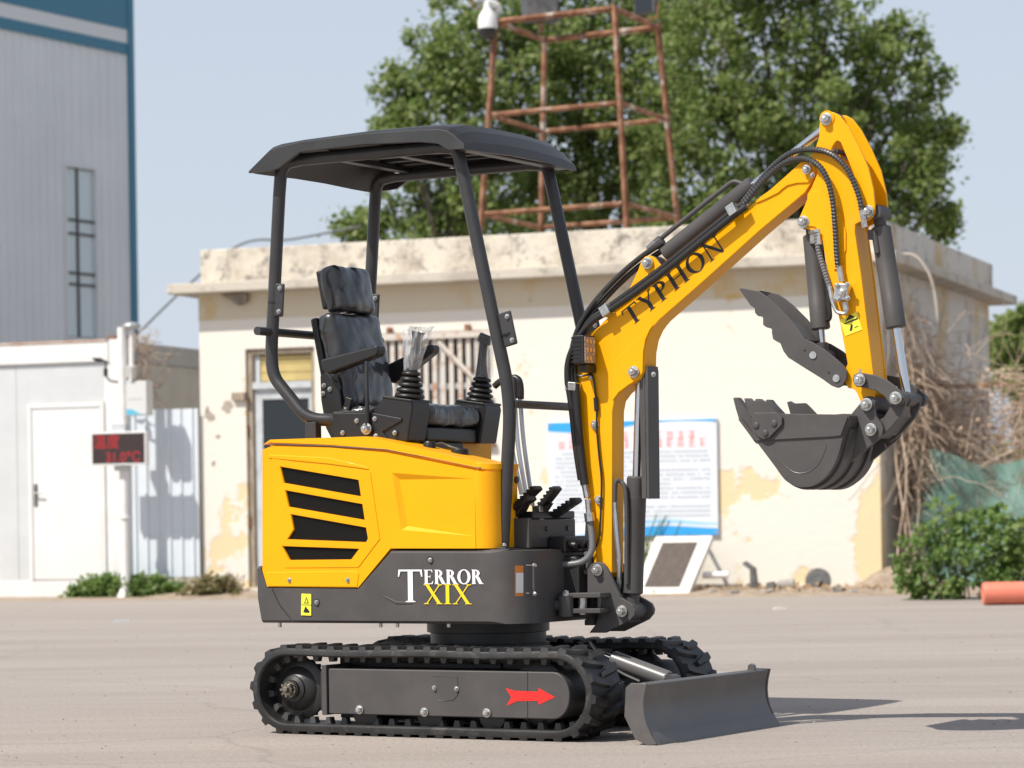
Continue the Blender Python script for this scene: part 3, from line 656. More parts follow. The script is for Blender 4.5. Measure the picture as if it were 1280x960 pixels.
# ---- seat
st_ = empty('seat'); st_.parent = EX
def rounded_pad(name, c, size, rot, m, parent, r=0.04, sub=2, puff=0.0):
    bm = bmesh.new(); bmesh.ops.create_cube(bm, size=1)
    for v in bm.verts: v.co = Vector((v.co.x * size[0], v.co.y * size[1], v.co.z * size[2]))
    bmesh.ops.bevel(bm, geom=bm.edges[:], offset=r, segments=4, profile=0.6, affect='EDGES')
    bmesh.ops.subdivide_edges(bm, edges=[e for e in bm.edges if e.calc_length() > 0.08], cuts=5, use_grid_fill=True)
    for v in bm.verts:
        co = v.co
        k = (1 - min(1, abs(co.y) / (size[1] / 2)) ** 2) * (1 - min(1, abs(co.z) / (size[2] / 2)) ** 2)
        v.co.x += puff * k * (1 if co.x > 0 else 0)
        v.co = rot @ v.co + Vector(c)
    me = bpy.data.meshes.new(name); bm.to_mesh(me); bm.free(); me.materials.append(m)
    me.polygons.foreach_set('use_smooth', [True] * len(me.polygons))
    o = bpy.data.objects.new(name, me); COL.objects.link(o); o.parent = parent
    if m is not PLAST:                                       # loose film gathered into creases
        o.modifiers.new('fine', 'SUBSURF').render_levels = 3; tx_ = bpy.data.textures.new('creases', 'CLOUDS'); tx_.noise_scale = 0.085; tx_.noise_depth = 1
        dm = o.modifiers.new('creases', 'DISPLACE'); dm.texture = tx_; dm.strength = 0.015; dm.mid_level = 0.5
    return o
def seat_pt(u, v, y): return E3(u, v, y)
top_n, bot_n = E3(417, 392, -0.165), E3(440, 512, -0.165)
ang = atan2((bot_n - top_n).x, -(bot_n - top_n).z)          # recline
RB = Matrix.Rotation(-ang * 0.95, 3, 'Y')
mid = (top_n + bot_n) / 2; bh = (top_n - bot_n).length
rounded_pad('backrest', (mid.x - 0.045, 0.0, mid.z + 0.005), (0.085, 0.35, bh), RB, WRAP, st_, 0.035, puff=0.02)
rounded_pad('backrest_shell', (mid.x - 0.098, 0.0, mid.z - 0.01), (0.03, 0.34, bh * 0.98), RB, PLAST, st_, 0.012)
hn = (E3(416, 334, -0.145) + E3(418, 387, -0.145)) / 2
rounded_pad('headrest', (hn.x - 0.035, 0.0, hn.z), (0.090, 0.255, 0.188), RB, WRAP, st_, 0.034, puff=0.012)
rounded_pad('headrest_back', (hn.x - 0.078, 0.0, hn.z), (0.024, 0.235, 0.155), RB, PLAST, st_, 0.010)
for y in (-0.06, 0.06): obj('headrest_stem', MB().cyl((hn.x - 0.04, y, hn.z - 0.02), (hn.x - 0.03, y, hn.z - 0.14), 0.007, 8), ZINC, st_)
zc = 1.205
rounded_pad('seat_cushion', (-0.215, 0.0, zc), (0.40, 0.39, 0.085), Matrix.Identity(3), film_mat('wrinkled_wrap', (0.032, 0.033, 0.036), 1.0, 0.30, 0.5, 16, (0.6, 1.4, 0.6), 0.6), st_, 0.035)
obj('seat_pan', MB().box(-0.38, -0.03, -0.185, 0.185, 1.105, 1.160), PLAST, st_, bevel=0.012)
obj('seat_slide', MB().box(-0.36, -0.06, -0.13, 0.13, 1.06, 1.104), BLACK, st_, bevel=0.004)
# side wing plates behind the consoles
wing = EP(-0.21, (401, 470), (408, 465), (422, 478), (428, 512), (470, 516), (470, 556), (419, 556), (408, 535), (402, 500))
obj('seat_bracket', MB().prism(wing, -0.215, -0.203), PLAST, st_, bevel=0.003)
for u, v in ((404, 492), (412.5, 486.5), (405, 482)): bolt(st_, u, v, -0.216, BOLT_S)
for sg, pts in ((-1, ((405, 450), (476, 431.5), (478, 437), (476, 445), (414, 468), (408, 462))), (1, ((480, 460), (541, 430.5), (546, 433), (545, 441), (497, 480), (486, 476)))):
    y = sg * 0.235; obj('armrest', MB().prism(EP(y, *pts), y - 0.03, y + 0.03), PLAST, st_, bevel=0.010, seg=3)
obj('seat_belt_buckle', MB().obox(E3(435, 508, -0.19), (0.03, 0.02, 0.07), Matrix.Rotation(0.3, 3, 'Y')), PLAST, st_, bevel=0.004)

# ---- control consoles, joysticks
def console(sg):
    yo = -0.315 if sg < 0 else 0.315; yi = -0.185 if sg < 0 else 0.185
    if sg < 0: pts = EP(yo, (419, 552), (412, 530), (415, 514), (463, 511.5), (471, 506), (479, 495.5), (514, 500.5), (515.5, 508), (509, 552))
    else: pts = [(x + 0.018, z) for x, z in EP(-0.315, (450, 552), (462, 511.5), (471, 506), (479, 495.5), (514, 500.5), (515.5, 508), (509, 552))]
    c = obj('control_console', MB().prism(pts, min(yo, yi), max(yo, yi)), PLAST, EX, bevel=0.009, seg=3)
    top = EP(-0.315, (478.5, 494.5), (514.5, 499.5), (514.5, 502.5), (478, 497.5)); top = [(x + (0.018 if sg > 0 else 0), z) for x, z in top]
    obj('console_lid', MB().prism(top, min(yo, yi) - 0.003, max(yo, yi) + 0.003), PLAST, c, bevel=0.003)
    return c
cn_ = console(-1); cf_ = console(1)
rz = EP(-0.315, (418, 516.5), (466, 516), (503, 523), (503, 526), (479, 540), (489, 552.5), (437, 552.5))
obj('console_cover', MB().prism(rz, -0.3225, -0.312), PLAST, cn_, bevel=0.003)
for u, v in ((446, 526), (468.5, 523.5), (428.5, 541), (493.5, 541), (470, 545)): bolt(cn_, u, v, -0.323, BOLT_S)
for u, v in ((432, 511.5), (451, 510.5), (463, 509)): p = E3(u, v, -0.30); obj('screw', MB().cyl(p, p + Vector((0, 0, 0.008)), 0.007, 8), ZINC, cn_)
lv = obj('safety_lever', MB().tube(bend([E3(459, 536, -0.335), E3(459, 500, -0.335), E3(458, 470, -0.32), E3(458.5, 452, -0.31)], 0.05), 0.0085, 10), PLAST, cn_)
bolt(cn_, 459, 536, -0.334, BOLT_L)
def joystick(sg):
    y = sg * 0.25; me_ = cn_ if sg < 0 else cf_
    pb, pt = (E3(512, 498, y), E3(514.5, 463, y)) if sg < 0 else (E3(599, 503, y), E3(603, 471, y))
    d = (pt - pb); L = d.length; d.normalize(); prof = []
    nr = 5
    for i in range(nr):
        r0 = 0.058 - 0.021 * i / (nr - 1); t0 = L * i / nr; h = L / nr
        prof += [(t0, r0 - 0.012), (t0 + h * 0.15, r0 - 0.002), (t0 + h * 0.4, r0), (t0 + h * 0.65, r0 - 0.002), (t0 + h * 0.92, r0 - 0.013)]
    obj('rubber_gaiter', MB().lathe(pb, d, prof, 28), PLAST, me_, smooth=60)
    pts = [E3(514, 463, y), E3(516, 450, y), E3(520, 432, y), E3(523, 415, y)] if sg < 0 else [E3(602, 472, y), E3(602.5, 452, y), E3(604, 434, y), E3(605.5, 422, y)]
    q = spline(pts, 5); rr = [0.026 - 0.009 * sin(min(1, k / (len(q) * 0.5)) * pi / 2) + (0.012 * max(0, (k / len(q) - 0.72)) / 0.28) for k in range(len(q))]
    j = obj('joystick', MB().tube(q, rr, 14), PLAST, me_)
    if sg > 0: obj('joystick_head', MB().tube([E3(599, 426, y), E3(603, 422, y), E3(608, 424, y), E3(609, 432, y)], [0.012, 0.021, 0.021, 0.013], 12), PLAST, me_, smooth=60)
    # clear plastic bag pulled over the grip
    vs = []; fs = []; N = 30; M_ = 11; top = pts[-1] + (pts[-1] - pts[-2]).normalized() * 0.012; bot = pts[0]
    for i in range(M_):
        t = i / (M_ - 1); c = bot.lerp(top, t); R0 = (0.030 + 0.024 * t) if sg < 0 else (0.046 - 0.01 * t)
        for k2 in range(N):
            a = 2 * pi * k2 / N; r = R0 * (1 + 0.17 * sin(a * 5 + t * 4) * (0.3 + t) + 0.10 * sin(a * 9 - t * 9) * (0.3 + t)); flatn = 0.8 if sg < 0 else 0.85
            vs.append(c + Vector((cos(a) * r, sin(a) * r * flatn, 0.010 * sin(a * 3) * (t > 0.9))))
    for i in range(M_ - 1):
        for k2 in range(N): fs.append((i * N + k2, i * N + (k2 + 1) % N, (i + 1) * N + (k2 + 1) % N, (i + 1) * N + k2))
    if sg < 0: fs.append(tuple((M_ - 1) * N + k2 for k2 in range(N)))
    obj('plastic_bag', MB().add(vs, fs), CLEAR if sg < 0 else CLEARF, me_, smooth=50)
joystick(-1); joystick(1)

# ---- travel levers, pedals, front floor box
fb = obj('pedal_box', MB().box(0.26, 0.452, -0.262, 0.10, 0.695, 0.800), GREY, EX, bevel=0.004)
obj('box_cap', MB().box(0.25, 0.462, -0.27, -0.245, 0.694, 0.806), GREY, fb, bevel=0.003)
for y in (-0.12, 0.04): obj('box_button', MB().cyl((0.450, y, 0.765), (0.457, y, 0.765), 0.010, 14), PLAST, fb)
obj('valve_block', MB().box(0.30, 0.44, -0.20, 0.12, 0.80, 0.83), PLAST, fb, bevel=0.006)
def pedal(u0, v0, u1, v1, y, kick=0.02):
    a, b = E3(u0, v0, y), E3(u1, v1, y); d = (b - a); ang = atan2(d.z, d.x)
    rot = Matrix.Rotation(-ang, 3, 'Y'); c = (a + b) / 2
    p = obj('pedal', MB().obox(c, (d.length, 0.06, 0.020), rot), PLAST, EX, bevel=0.006)
    for k in range(6): obj('pedal_rib', MB().obox(a.lerp(b, 0.12 + 0.15 * k) + rot @ Vector((0, 0, 0.0115)), (0.008, 0.054, 0.007), rot), PLAST, p)
    s_ = a.lerp(b, 0.15); obj('pedal_arm', MB().prism([(s_.x - 0.03, s_.z), (s_.x + 0.05, s_.z + 0.02), (s_.x + 0.01, 0.81), (s_.x - 0.025, 0.81)], y - 0.014, y + 0.014), PLAST, p, bevel=0.004)
    return p
pedal(646, 635, 673, 609, -0.20); pedal(640, 638, 666, 622, -0.245); pedal(673, 640, 697, 609, -0.10); pedal(689, 647, 723, 624, -0.03)
obj('pivot_bracket', MB().prism(EP(-0.13, (667, 632), (677, 632), (678, 660), (669, 662)), -0.145, -0.115), ZINC, fb, bevel=0.003)
for k, (pts, kn) in enumerate((([(636, 505), (640, 560), (652, 618)], None), ([(643, 497), (648, 560), (659, 625)], (640, 478)), ([(650, 497), (655, 555), (666, 632)], (648, 482)))):
    y = (-0.14, -0.13, -0.06)[k]; r = obj('travel_lever', MB().tube(spline([E3(u, v, y) for u, v in pts], 5), 0.0085, 10), ROD, EX)
    if kn:
        u, v = kn; g_ = spline([E3(u + 3, v + 20, y), E3(u + 3, v + 6, y), E3(u + 1, v - 3, y), E3(u - 8 if k == 2 else u - 13, v - 2, y), E3(u - 12 if k == 2 else u - 22, v + 5, y)], 4)
        if k == 2: g_ = spline([E3(651, 499, y), E3(651, 486, y), E3(649, 476, y), E3(644, 472, y), E3(640, 473, y)], 4)
        obj('lever_grip', MB().tube(g_, 0.0125, 10), PLAST, r, smooth=60)

# ---- swing post, lugs, swing cylinder
sw = obj('swing_mount', MB().prism([(0.38, 0.43), (0.38, 0.67), (0.56, 0.66), (0.575, 0.64), (0.575, 0.44)], -0.10, 0.14), BLACK, EX, bevel=0.008)
for z in (0.648, 0.600, 0.515, 0.440):
    pl = [(0.50, -0.075), (0.585, -0.06), (0.612, -0.03), (0.618, 0.0), (0.612, 0.03), (0.585, 0.06), (0.50, 0.075)]
    mb = MB(); n = len(pl); mb.add([(x, y, z - 0.009) for x, y in pl] + [(x, y, z + 0.009) for x, y in pl], [tuple(range(n - 1, -1, -1)), tuple(range(n, 2 * n))] + [(i, (i + 1) % n, (i + 1) % n + n, i + n) for i in range(n)])
    obj('swing_lug', mb, GREY, sw, bevel=0.003)
obj('swing_pin', MB().lathe((0.575, 0, 0.40), (0, 0, 1), [(0, 0.03), (0.02, 0.03), (0.021, 0.024), (0.27, 0.024), (0.271, 0.034), (0.285, 0.034), (0.29, 0.02)], 22), GREY, sw)
p0, p1 = Vector((0.46, -0.16, E(690, 757, -0.16)[1])), Vector((E(706, 757, -0.16)[0], -0.16, E(706, 757, -0.16)[1]))
swc = obj('swing_cylinder', MB().cyl(p0, p1, 0.021, 20), GREY, EX); obj('rod_eye', MB().cyl(p1 + Vector((0.005, 0, -0.04)), p1 + Vector((0.005, 0, 0.036)), 0.028, 20), GREY, swc)
for dz in (0.037,): bolt_at(swc, p1 + Vector((0.005, 0, dz)), BOLT_M).rotation_euler = (-pi / 2, 0, 0)
for z0_, zz in ((724, 0), (757, 0)): pass
for v in (744.5, 764):
    pts = EP(-0.15, (708, v - 3.2), (752, v - 3.6), (752, v + 2.6), (708, v + 3.0)); obj('swing_arm_plate', MB().prism(pts, -0.16, -0.05), GREY, EX, bevel=0.003)
obj('clevis_pin', MB().cyl(E3(728, 741, -0.12), E3(728, 768, -0.12), 0.016, 18), ZINC, EX)

# ---- swing bracket carrying the boom
BW = 0.047                                                  # half width of the boom
plate = [(735, 711), (738.5, 706), (743, 703), (748, 702), (754, 704), (758.5, 709), (777, 747), (785, 751.5), (792, 756), (795, 763), (794, 769), (788, 776), (781, 779.5), (757, 791), (737, 791), (752, 772), (752, 742), (735, 742)]
bk = obj('boom_bracket', MB().prism(EP(-0.075, *plate), -0.081, -0.062).prism(EP(-0.075, *plate), 0.062, 0.081), GREY, EX, bevel=0.003)
web = EP(-0.075, (752, 743), (760, 743), (768, 758), (756, 788), (740, 789)); obj('bracket_web', MB().prism(web, -0.061, 0.061), GREY, bk, bevel=0.003)
nose = E3(778, 764.5, 0); nose = Vector((E(778, 764.5, -0.08)[0], 0, E(778, 764.5, -0.08)[1]))
obj('pivot_tube', MB().cyl((nose.x, -0.060, nose.z), (nose.x, 0.060, nose.z), 0.030, 28), GREY, bk)
bolt(bk, 747, 712.5, -0.082, BOLT_L); bolt(bk, 778, 764, -0.082, BOLT_L)
obj('belly_plate', MB().prism(EP(-0.075, (757, 789.5), (781, 778.5), (779, 774), (756, 785)), -0.061, 0.061), GREY, bk)

# ---- boom
boomp = [(747, 716), (742.5, 705), (728, 590), (716.5, 482), (715.8, 455), (720, 433), (727, 421.5), (738, 415), (748, 408.5), (772, 384), (826, 343), (880, 302), (930, 262), (960, 240), (985, 217), (998, 205), (1006, 201.5), (1013, 202), (1019, 206.5), (1021, 213), (1017, 224), (1006, 241), (950, 288), (880, 351), (840, 386), (824, 400), (815, 411), (809, 424), (806, 440), (805.3, 465), (801, 474), (787, 482), (775, 491), (768, 501), (765.5, 514), (764.8, 716), (756, 722)]
bo = obj('boom', MB().prism(EP(-BW, *boomp), -BW, BW), YEL, EX, bevel=0.0035)
gus = [(766, 500), (765.5, 470), (767.5, 456), (773, 447), (784, 438), (819, 404), (813.5, 412), (808, 424), (805, 440), (804.3, 465), (800, 473.5), (786.5, 481.5), (774.5, 490.5), (767.5, 500)]
for s_ in (-1, 1): obj('gusset_plate', MB().prism(EP(-BW, *gus), *sorted((s_ * (BW + 0.0002), s_ * (BW + 0.007)))), YEL, bo, bevel=0.0025)
ear = [(775, 384), (797, 338), (801.5, 325), (806, 320.5), (812, 319), (818, 322), (824, 330), (836, 336), (830, 342)]
for y0, y1 in ((-BW + .002, -BW + .016), (BW - .016, BW - .002)): obj('cylinder_ear', MB().prism(EP(-BW, *ear), y0, y1), YEL, bo, bevel=0.003)
tipp = [(1021, 214), (1018, 206), (1010, 201.8), (1001, 203), (986, 217.5), (962, 238.5), (944, 251), (946, 254), (958, 249), (974, 241), (978, 237), (985, 232), (997, 229), (1010, 228.5), (1017, 224)]
for s_ in (-1, 1): obj('tip_plate', MB().prism(EP(-BW, *tipp), *sorted((s_ * (BW + 0.0002), s_ * (BW + 0.006)))), YEL, bo, bevel=0.0025)
bolt(bo, 810, 329, -BW - 0.001, BOLT_L); bolt(bo, 792.8, 465, -BW - 0.008, BOLT_L); bolt(bo, 1008.5, 212, -BW - 0.018, BOLT_M); bolt(bo, 1015.5, 219, -BW - 0.016, BOLT_S)
lt = MB(); A0, A1 = Vector(E(788, 409.5, -BW)), Vector(E(908, 311.5, -BW)); dx = (A1 - A0).normalized(); dz = Vector((-dx.y, dx.x))
cap = 0.071; wid = (A1 - A0).length
tot = sum(glyph(c)[0] for c in 'TYPHON') + 0.07 * 5
letters(lt, 'TYPHON', A0, dx, dz, cap, -BW - 0.0012, 0.07, wid / tot / cap, K=0.185, k_=0.07)
obj('word_typhon', lt, BLKD, bo, smooth=0, recalc=False)
# weld seam line along the boom's foot
obj('edge_weld', MB().tube([E3(722, 482, -BW - 0.001), E3(748, 700, -BW - 0.001)], 0.0018, 6), YEL, bo)

# ---- cylinders
def cylinder(name, a, b, c, rb, rr, parent, band=True):     # barrel a -> b, rod b -> c
    a, b, c = Vector(a), Vector(b), Vector(c); d = (b - a).normalized(); L = (b - a).length
    o = obj(name, MB().lathe(a, d, [(0, rb * 0.8), (0.005, rb), (L * 0.70, rb), (L * 0.702, rb * 1.012), (L * 0.985, rb * 1.012), (L, rb * 0.86)], 36), GREY, parent)
    if band: obj('gland_band', MB().lathe(a + d * L * 0.82, d, [(0, rb * 1.014), (0.001, rb * 1.022), (0.002, rb * 1.014)], 36), BLADEM, o)
    obj('piston_rod', MB().cyl(b - d * 0.02, c, rr, 24), CHROME, o); return o
aC = E3(1033, 149, 0); aP = E3(810, 329, 0)
def on(p, q, u): return p.lerp(q, u)
pin_y = -BW
pr_ = E(1033, 149, -0.06); pe_ = E(810, 329, -BW); HA, HB = Vector((pr_[0], 0, pr_[1])), Vector((pe_[0], 0, pe_[1]))
L_ = (HA - HB).length; b1 = HB.lerp(HA, 0.066); b2 = HB.lerp(HA, 0.567)
ac = cylinder('arm_cylinder', b1, b2, HA, 0.034, 0.0145, EX, False)
obj('base_eye', MB().cyl(HB + Vector((0, -0.028, 0)), HB + Vector((0, 0.028, 0)), 0.030, 24), GREY, ac)
obj('rod_eye', MB().cyl(HA + Vector((0, -0.028, 0)), HA + Vector((0, 0.028, 0)), 0.030, 24), GREY, ac)
# pipe along the top of the arm cylinder
nrm = Vector((-(HA - HB).z, 0, (HA - HB).x)).normalized()
pp = [HB.lerp(HA, 0.03) + nrm * 0.058, HB.lerp(HA, 0.10) + nrm * 0.062, HB.lerp(HA, 0.40) + nrm * 0.062, HB.lerp(HA, 0.50) + nrm * 0.060, HB.lerp(HA, 0.525) + nrm * 0.03]
obj('feed_pipe', MB().tube(bend(pp, 0.05), 0.009, 10), GREY, ac)
obj('pipe_union', MB().cyl(HB.lerp(HA, 0.015) + nrm * 0.057, HB.lerp(HA, 0.085) + nrm * 0.062, 0.016, 6), ZINC, ac)
obj('pipe_clip', MB().obox(HB.lerp(HA, 0.075) + nrm * 0.045, (0.03, 0.03, 0.05), Matrix.Rotation(-atan2((HA - HB).z, (HA - HB).x), 3, 'Y')), GREY, ac, bevel=0.003)
# boom cylinder
bt = Vector((E(792.8, 465, -BW)[0], 0, E(792.8, 465, -BW)[1])); bb = nose
dv = (bt - bb); bc = cylinder('boom_cylinder', bb + dv * 0.07, bb.lerp(bt, 0.565), bt, 0.037, 0.0165, EX)
obj('base_eye', MB().cyl(bb + Vector((0, -0.03, 0)), bb + Vector((0, 0.03, 0)), 0.033, 24), GREY, bc)
obj('neck', MB().cyl(bb, bb + dv * 0.075, 0.024, 20), GREY, bc)
gx = E(812, 540, 0)
gp = EP(-0.04, (806.5, 464), (810, 459.5), (814, 462), (813, 620), (804.5, 620))
gcx = bt.x + 0.045
obj('rod_guard', MB().prism([(gcx - 0.003, bt.z + 0.012), (gcx + 0.008, bt.z + 0.022), (gcx + 0.011, bt.z - 0.0), (gcx + 0.008, bt.z - 0.47), (gcx - 0.003, bt.z - 0.47)], -0.043, 0.043), GREY, bc, bevel=0.003)
obj('guard_flange', MB().prism([(gcx - 0.028, bt.z - 0.02), (gcx - 0.004, bt.z + 0.012), (gcx - 0.004, bt.z - 0.47), (gcx - 0.024, bt.z - 0.47)], -0.043, -0.037), GREY, bc, bevel=0.002)
bolt(bc, 817, 468, -0.047, BOLT_S)
# hose and steel pipe at the boom cylinder
pts = [E3(776.5, 602, -0.05), E3(770.5, 601, -0.06), E3(769, 612, -0.06), E3(768.5, 630, -0.06)]
obj('elbow_pipe', MB().tube(spline(pts, 5), 0.008, 8), GREY, bc); obj('hose_fitting', MB().cyl(E3(768.5, 628, -.06), E3(769, 640, -.06), 0.010, 8), ZINC, bc)
obj('short_hose', MB().tube(spline([E3(769, 640, -.06), E3(771, 670, -.06), E3(774, 700, -.05), E3(774, 730, -.03), E3(771, 742, 0)], 6), 0.0095, 10), ROD, bc)
obj('barrel_pipe', MB().tube(spline([E3(776.5, 602, -.05), E3(781, 610, -.05), E3(783, 640, -.05), E3(783, 730, -.045)], 5), 0.009, 8), GREY, bc)

# ---- arm (stick): box section with a pair of horn plates at its head
AW = 0.062
armp = [(1024, 156), (1026, 148), (1029.5, 142), (1035, 139.5), (1041, 140), (1049, 144), (1060, 158), (1073, 182), (1085, 209), (1091.5, 236), (1093.5, 256), (1093, 266), (1090, 272), (1084, 275.5), (1075, 277), (1069, 280), (1068.5, 290), (1076.5, 345), (1089.5, 452), (1094, 488), (1092, 500), (1087, 508), (1081, 508), (1076, 503), (1071, 491), (1067, 486), (1060, 485), (1055, 476), (1055, 464), (1059.5, 455), (1049, 399), (1034.7, 340), (1027, 297), (1018, 289), (1004, 285), (999.5, 280), (999, 272), (1003, 263), (1009, 249), (1009, 243), (1014, 235), (1022, 216), (1019, 206), (1011, 199), (1015, 192), (1020, 183), (1024, 171)]
win = [(1037.5, 193), (1040, 184), (1044, 177.5), (1047, 175.5), (1050.5, 177.5), (1059, 198), (1068, 220), (1058, 209), (1049, 200)]
ap = EP(-AW, *armp); wp = EP(-AW, *win)
arm = obj('arm', MB().prism(ap, -AW, -AW + 0.012, [wp]).prism(ap, AW - 0.012, AW, [wp]), YEL, EX, bevel=0.0025)
core = [(1022, 226), (1042, 212), (1056, 222), (1066, 240), (1067, 281), (1068, 291), (1075.5, 345), (1088.5, 452), (1092, 486), (1083, 500), (1073, 488), (1062, 480), (1060.5, 455), (1050, 399), (1035.7, 340), (1028, 297), (1020, 286), (1012, 250)]
obj('arm_box', MB().prism(EP(-AW, *core), -AW + 0.0125, AW - 0.0125), YEL, arm)
# front cover plate of the box section, set proud of the side plates like the welded original
obj('bush', MB().cyl(E3(1033.4, 149, -AW) + Vector((0, 0.012, 0)), Vector((E(1033.4, 149, -AW)[0], AW - .012, E(1033.4, 149, -AW)[1])), 0.026, 24), YEL, arm)
for u, v, me in ((1033.4, 149, BOLT_L), (1005, 277.5, BOLT_L), (1085.5, 264.5, BOLT_L)): bolt(arm, u, v, -AW - 0.001, me)
for u, v in ((1034, 148),): obj('boss', MB().cyl(E3(u, v, -AW), E3(u, v, -AW) + Vector((0, -0.004, 0)), 0.028, 28), YEL, arm)
dbl = [(1016, 240), (1026, 237), (1040, 250), (1052, 268), (1058, 290), (1058, 312), (1050, 335), (1043, 338), (1037, 325), (1030, 296), (1020, 284), (1006, 282), (1002, 273), (1010, 258)]
obj('doubler_plate', MB().prism(EP(-AW, *dbl), -AW - 0.006, -AW - 0.0002), YEL, arm, bevel=0.0025)
rl = MB().prism(EP(-AW, (1050, 400), (1071, 389.5), (1078, 412), (1057, 420)), -AW - 0.0022, -AW - 0.0004); wl = obj('warning_label', rl, LBLY, arm, smooth=0)
pm = MB(); y = -AW - .0030
flat(pm, EP(y, (1056, 402), (1069, 396), (1062, 393)), y); flat(pm, EP(y, (1062, 414), (1063.5, 405), (1066, 406), (1065, 413)), y - .0001); flat(pm, EP(y, (1068, 409), (1073, 407), (1073, 408), (1068, 410)), y); flat(pm, EP(y, (1055.5, 404), (1072, 397), (1072.2, 399), (1056, 405.5)), y - .0002)
obj('warning_pictogram', pm, BLKD, arm, smooth=0, recalc=False)
# valve block with steel pipes on the arm
vb = obj('shut_off_valve', MB().obox(E3(1053, 365, -AW - 0.022), (0.052, 0.034, 0.058), Matrix.Rotation(0.12, 3, 'Y')), ZINC, arm, bevel=0.003)
for du, dv in ((-6, -8), (6, -9), (-5, 9), (7, 8)): bolt(vb, 1053 + du, 365 + dv, -AW - 0.040, BOLT_S)
obj('valve_stem', MB().lathe(E3(1053, 366, -AW - 0.039), (0, -1, 0), [(0, 0.014), (0.010, 0.014), (0.012, 0.008), (0.02, 0.008)], 8), ZINC, vb)
obj('valve_fitting', MB().cyl(E3(1052, 352, -AW - .022), E3(1049, 333, -AW - .022), 0.0105, 8), ZINC, vb); obj('valve_fitting', MB().cyl(E3(1056, 378, -AW - .022), E3(1058, 388, -AW - .022), 0.011, 8), ZINC, vb)
obj('steel_pipe', MB().tube(bend([E3(1058, 384, -AW - .022), E3(1058, 392, -AW - .022), E3(1046, 391, -AW - .022), E3(1040, 376, -AW - .02), E3(1037, 358, -AW - .015)], 0.02), 0.0075, 10), ZINC, vb)

# bucket cylinder in front of the arm
ct = Vector((E(1085.5, 264.5, -AW)[0] + 0.012, 0, E(1085.5, 264.5, -AW)[1]))
lk = Vector((E(1120, 498, -0.10)[0], 0, E(1120, 498, -0.10)[1]))
dv = lk - ct
buc = cylinder('bucket_cylinder', ct + dv * 0.075, ct.lerp(lk, 0.62), lk, 0.036, 0.016, EX)
obj('base_eye', MB().cyl(ct + Vector((0, -0.045, 0)), ct + Vector((0, 0.045, 0)), 0.028, 24), GREY, buc); obj('neck', MB().cyl(ct, ct + dv * 0.08, 0.022, 18), GREY, buc)
obj('rod_eye', MB().cyl(lk + Vector((0, -0.03, 0)), lk + Vector((0, 0.03, 0)), 0.027, 24), GREY, buc)
q = E3(1082, 288, -0.04); obj('pipe_boss', MB().obox(ct + dv * 0.12 + Vector((-0.02, -0.034, 0)), (0.03, 0.025, 0.035)), GREY, buc, bevel=0.003)
obj('barrel_pipe', MB().tube([ct + dv * 0.12 + Vector((-0.012, -0.036, 0)), ct + dv * 0.22 + Vector((-0.012, -0.037, 0))], 0.010, 10), GREY, buc)
obj('hose_fitting', MB().cyl(E3(1077, 262, -AW - .02), E3(1081, 284, -AW - .01), 0.011, 8), ZINC, buc)

# thumb with its cylinder
th = [(923.7, 361), (926, 359.8), (948, 364), (957, 370), (968, 379), (984, 395), (998, 411), (1007, 424.5), (1015, 427.5), (1029, 436), (1043, 447), (1054, 456.5), (1058.5, 464), (1058, 474), (1053, 482), (1047, 485), (1039, 482), (1028, 474), (1004, 459), (985, 447), (979, 439), (975, 429), (970, 426.5), (966, 424), (964.5, 416), (964.5, 411), (957.5, 409), (953.5, 406), (953.5, 399), (953, 396), (947, 395), (943.5, 391), (943, 385), (938, 382), (934, 376), (929, 369)]
tq = EP(-0.085, *th)
tm = obj('thumb', MB().prism(tq, -0.085, -0.073).prism(tq, 0.073, 0.085), GREY, EX, bevel=0.0025)
obj('thumb_web', MB().prism(EP(-0.085, (962, 392), (985, 404), (1000, 424), (994, 428), (978, 412), (960, 398)), -0.0725, 0.0725), GREY, tm)
obj('thumb_web', MB().prism(EP(-0.085, (1000, 440), (1008, 444), (1003, 452), (996, 448)), -0.0725, 0.0725), GREY, tm)
for u, v in ((1016.5, 444), (1045.6, 473)):
    p = E3(u, v, -0.085); obj('pin', MB().cyl((p.x, -0.089, p.z), (p.x, 0.089, p.z), 0.0135, 24), ZINC, tm)
    obj('pin_boss', MB().cyl((p.x, -0.072, p.z), (p.x, 0.072, p.z), 0.024, 24), GREY, tm)
for u, v in ((1006, 438), (1036, 466)): p = E3(u, v, -0.0855); obj('hole', MB().cyl((p.x, -0.0856, p.z), (p.x, -0.084, p.z), 0.0042, 12), BLKD, tm)
tt = Vector((E(1005, 277.5, -AW)[0], 0, E(1005, 277.5, -AW)[1])); tb = E3(1016.5, 444, -0.085); tb.y = 0
dv = tb - tt; tc = cylinder('thumb_cylinder', tt + dv * 0.085, tt.lerp(tb, 0.80), tb, 0.0345, 0.0145, EX)
obj('base_eye', MB().cyl(tt + Vector((0, -0.04, 0)), tt + Vector((0, 0.04, 0)), 0.026, 22), GREY, tc); obj('neck', MB().cyl(tt, tt + dv * 0.09, 0.022, 18), GREY, tc)
obj('rod_clevis', MB().cyl(tt.lerp(tb, 0.90), tt.lerp(tb, 0.985), 0.021, 18), GREY, tc)
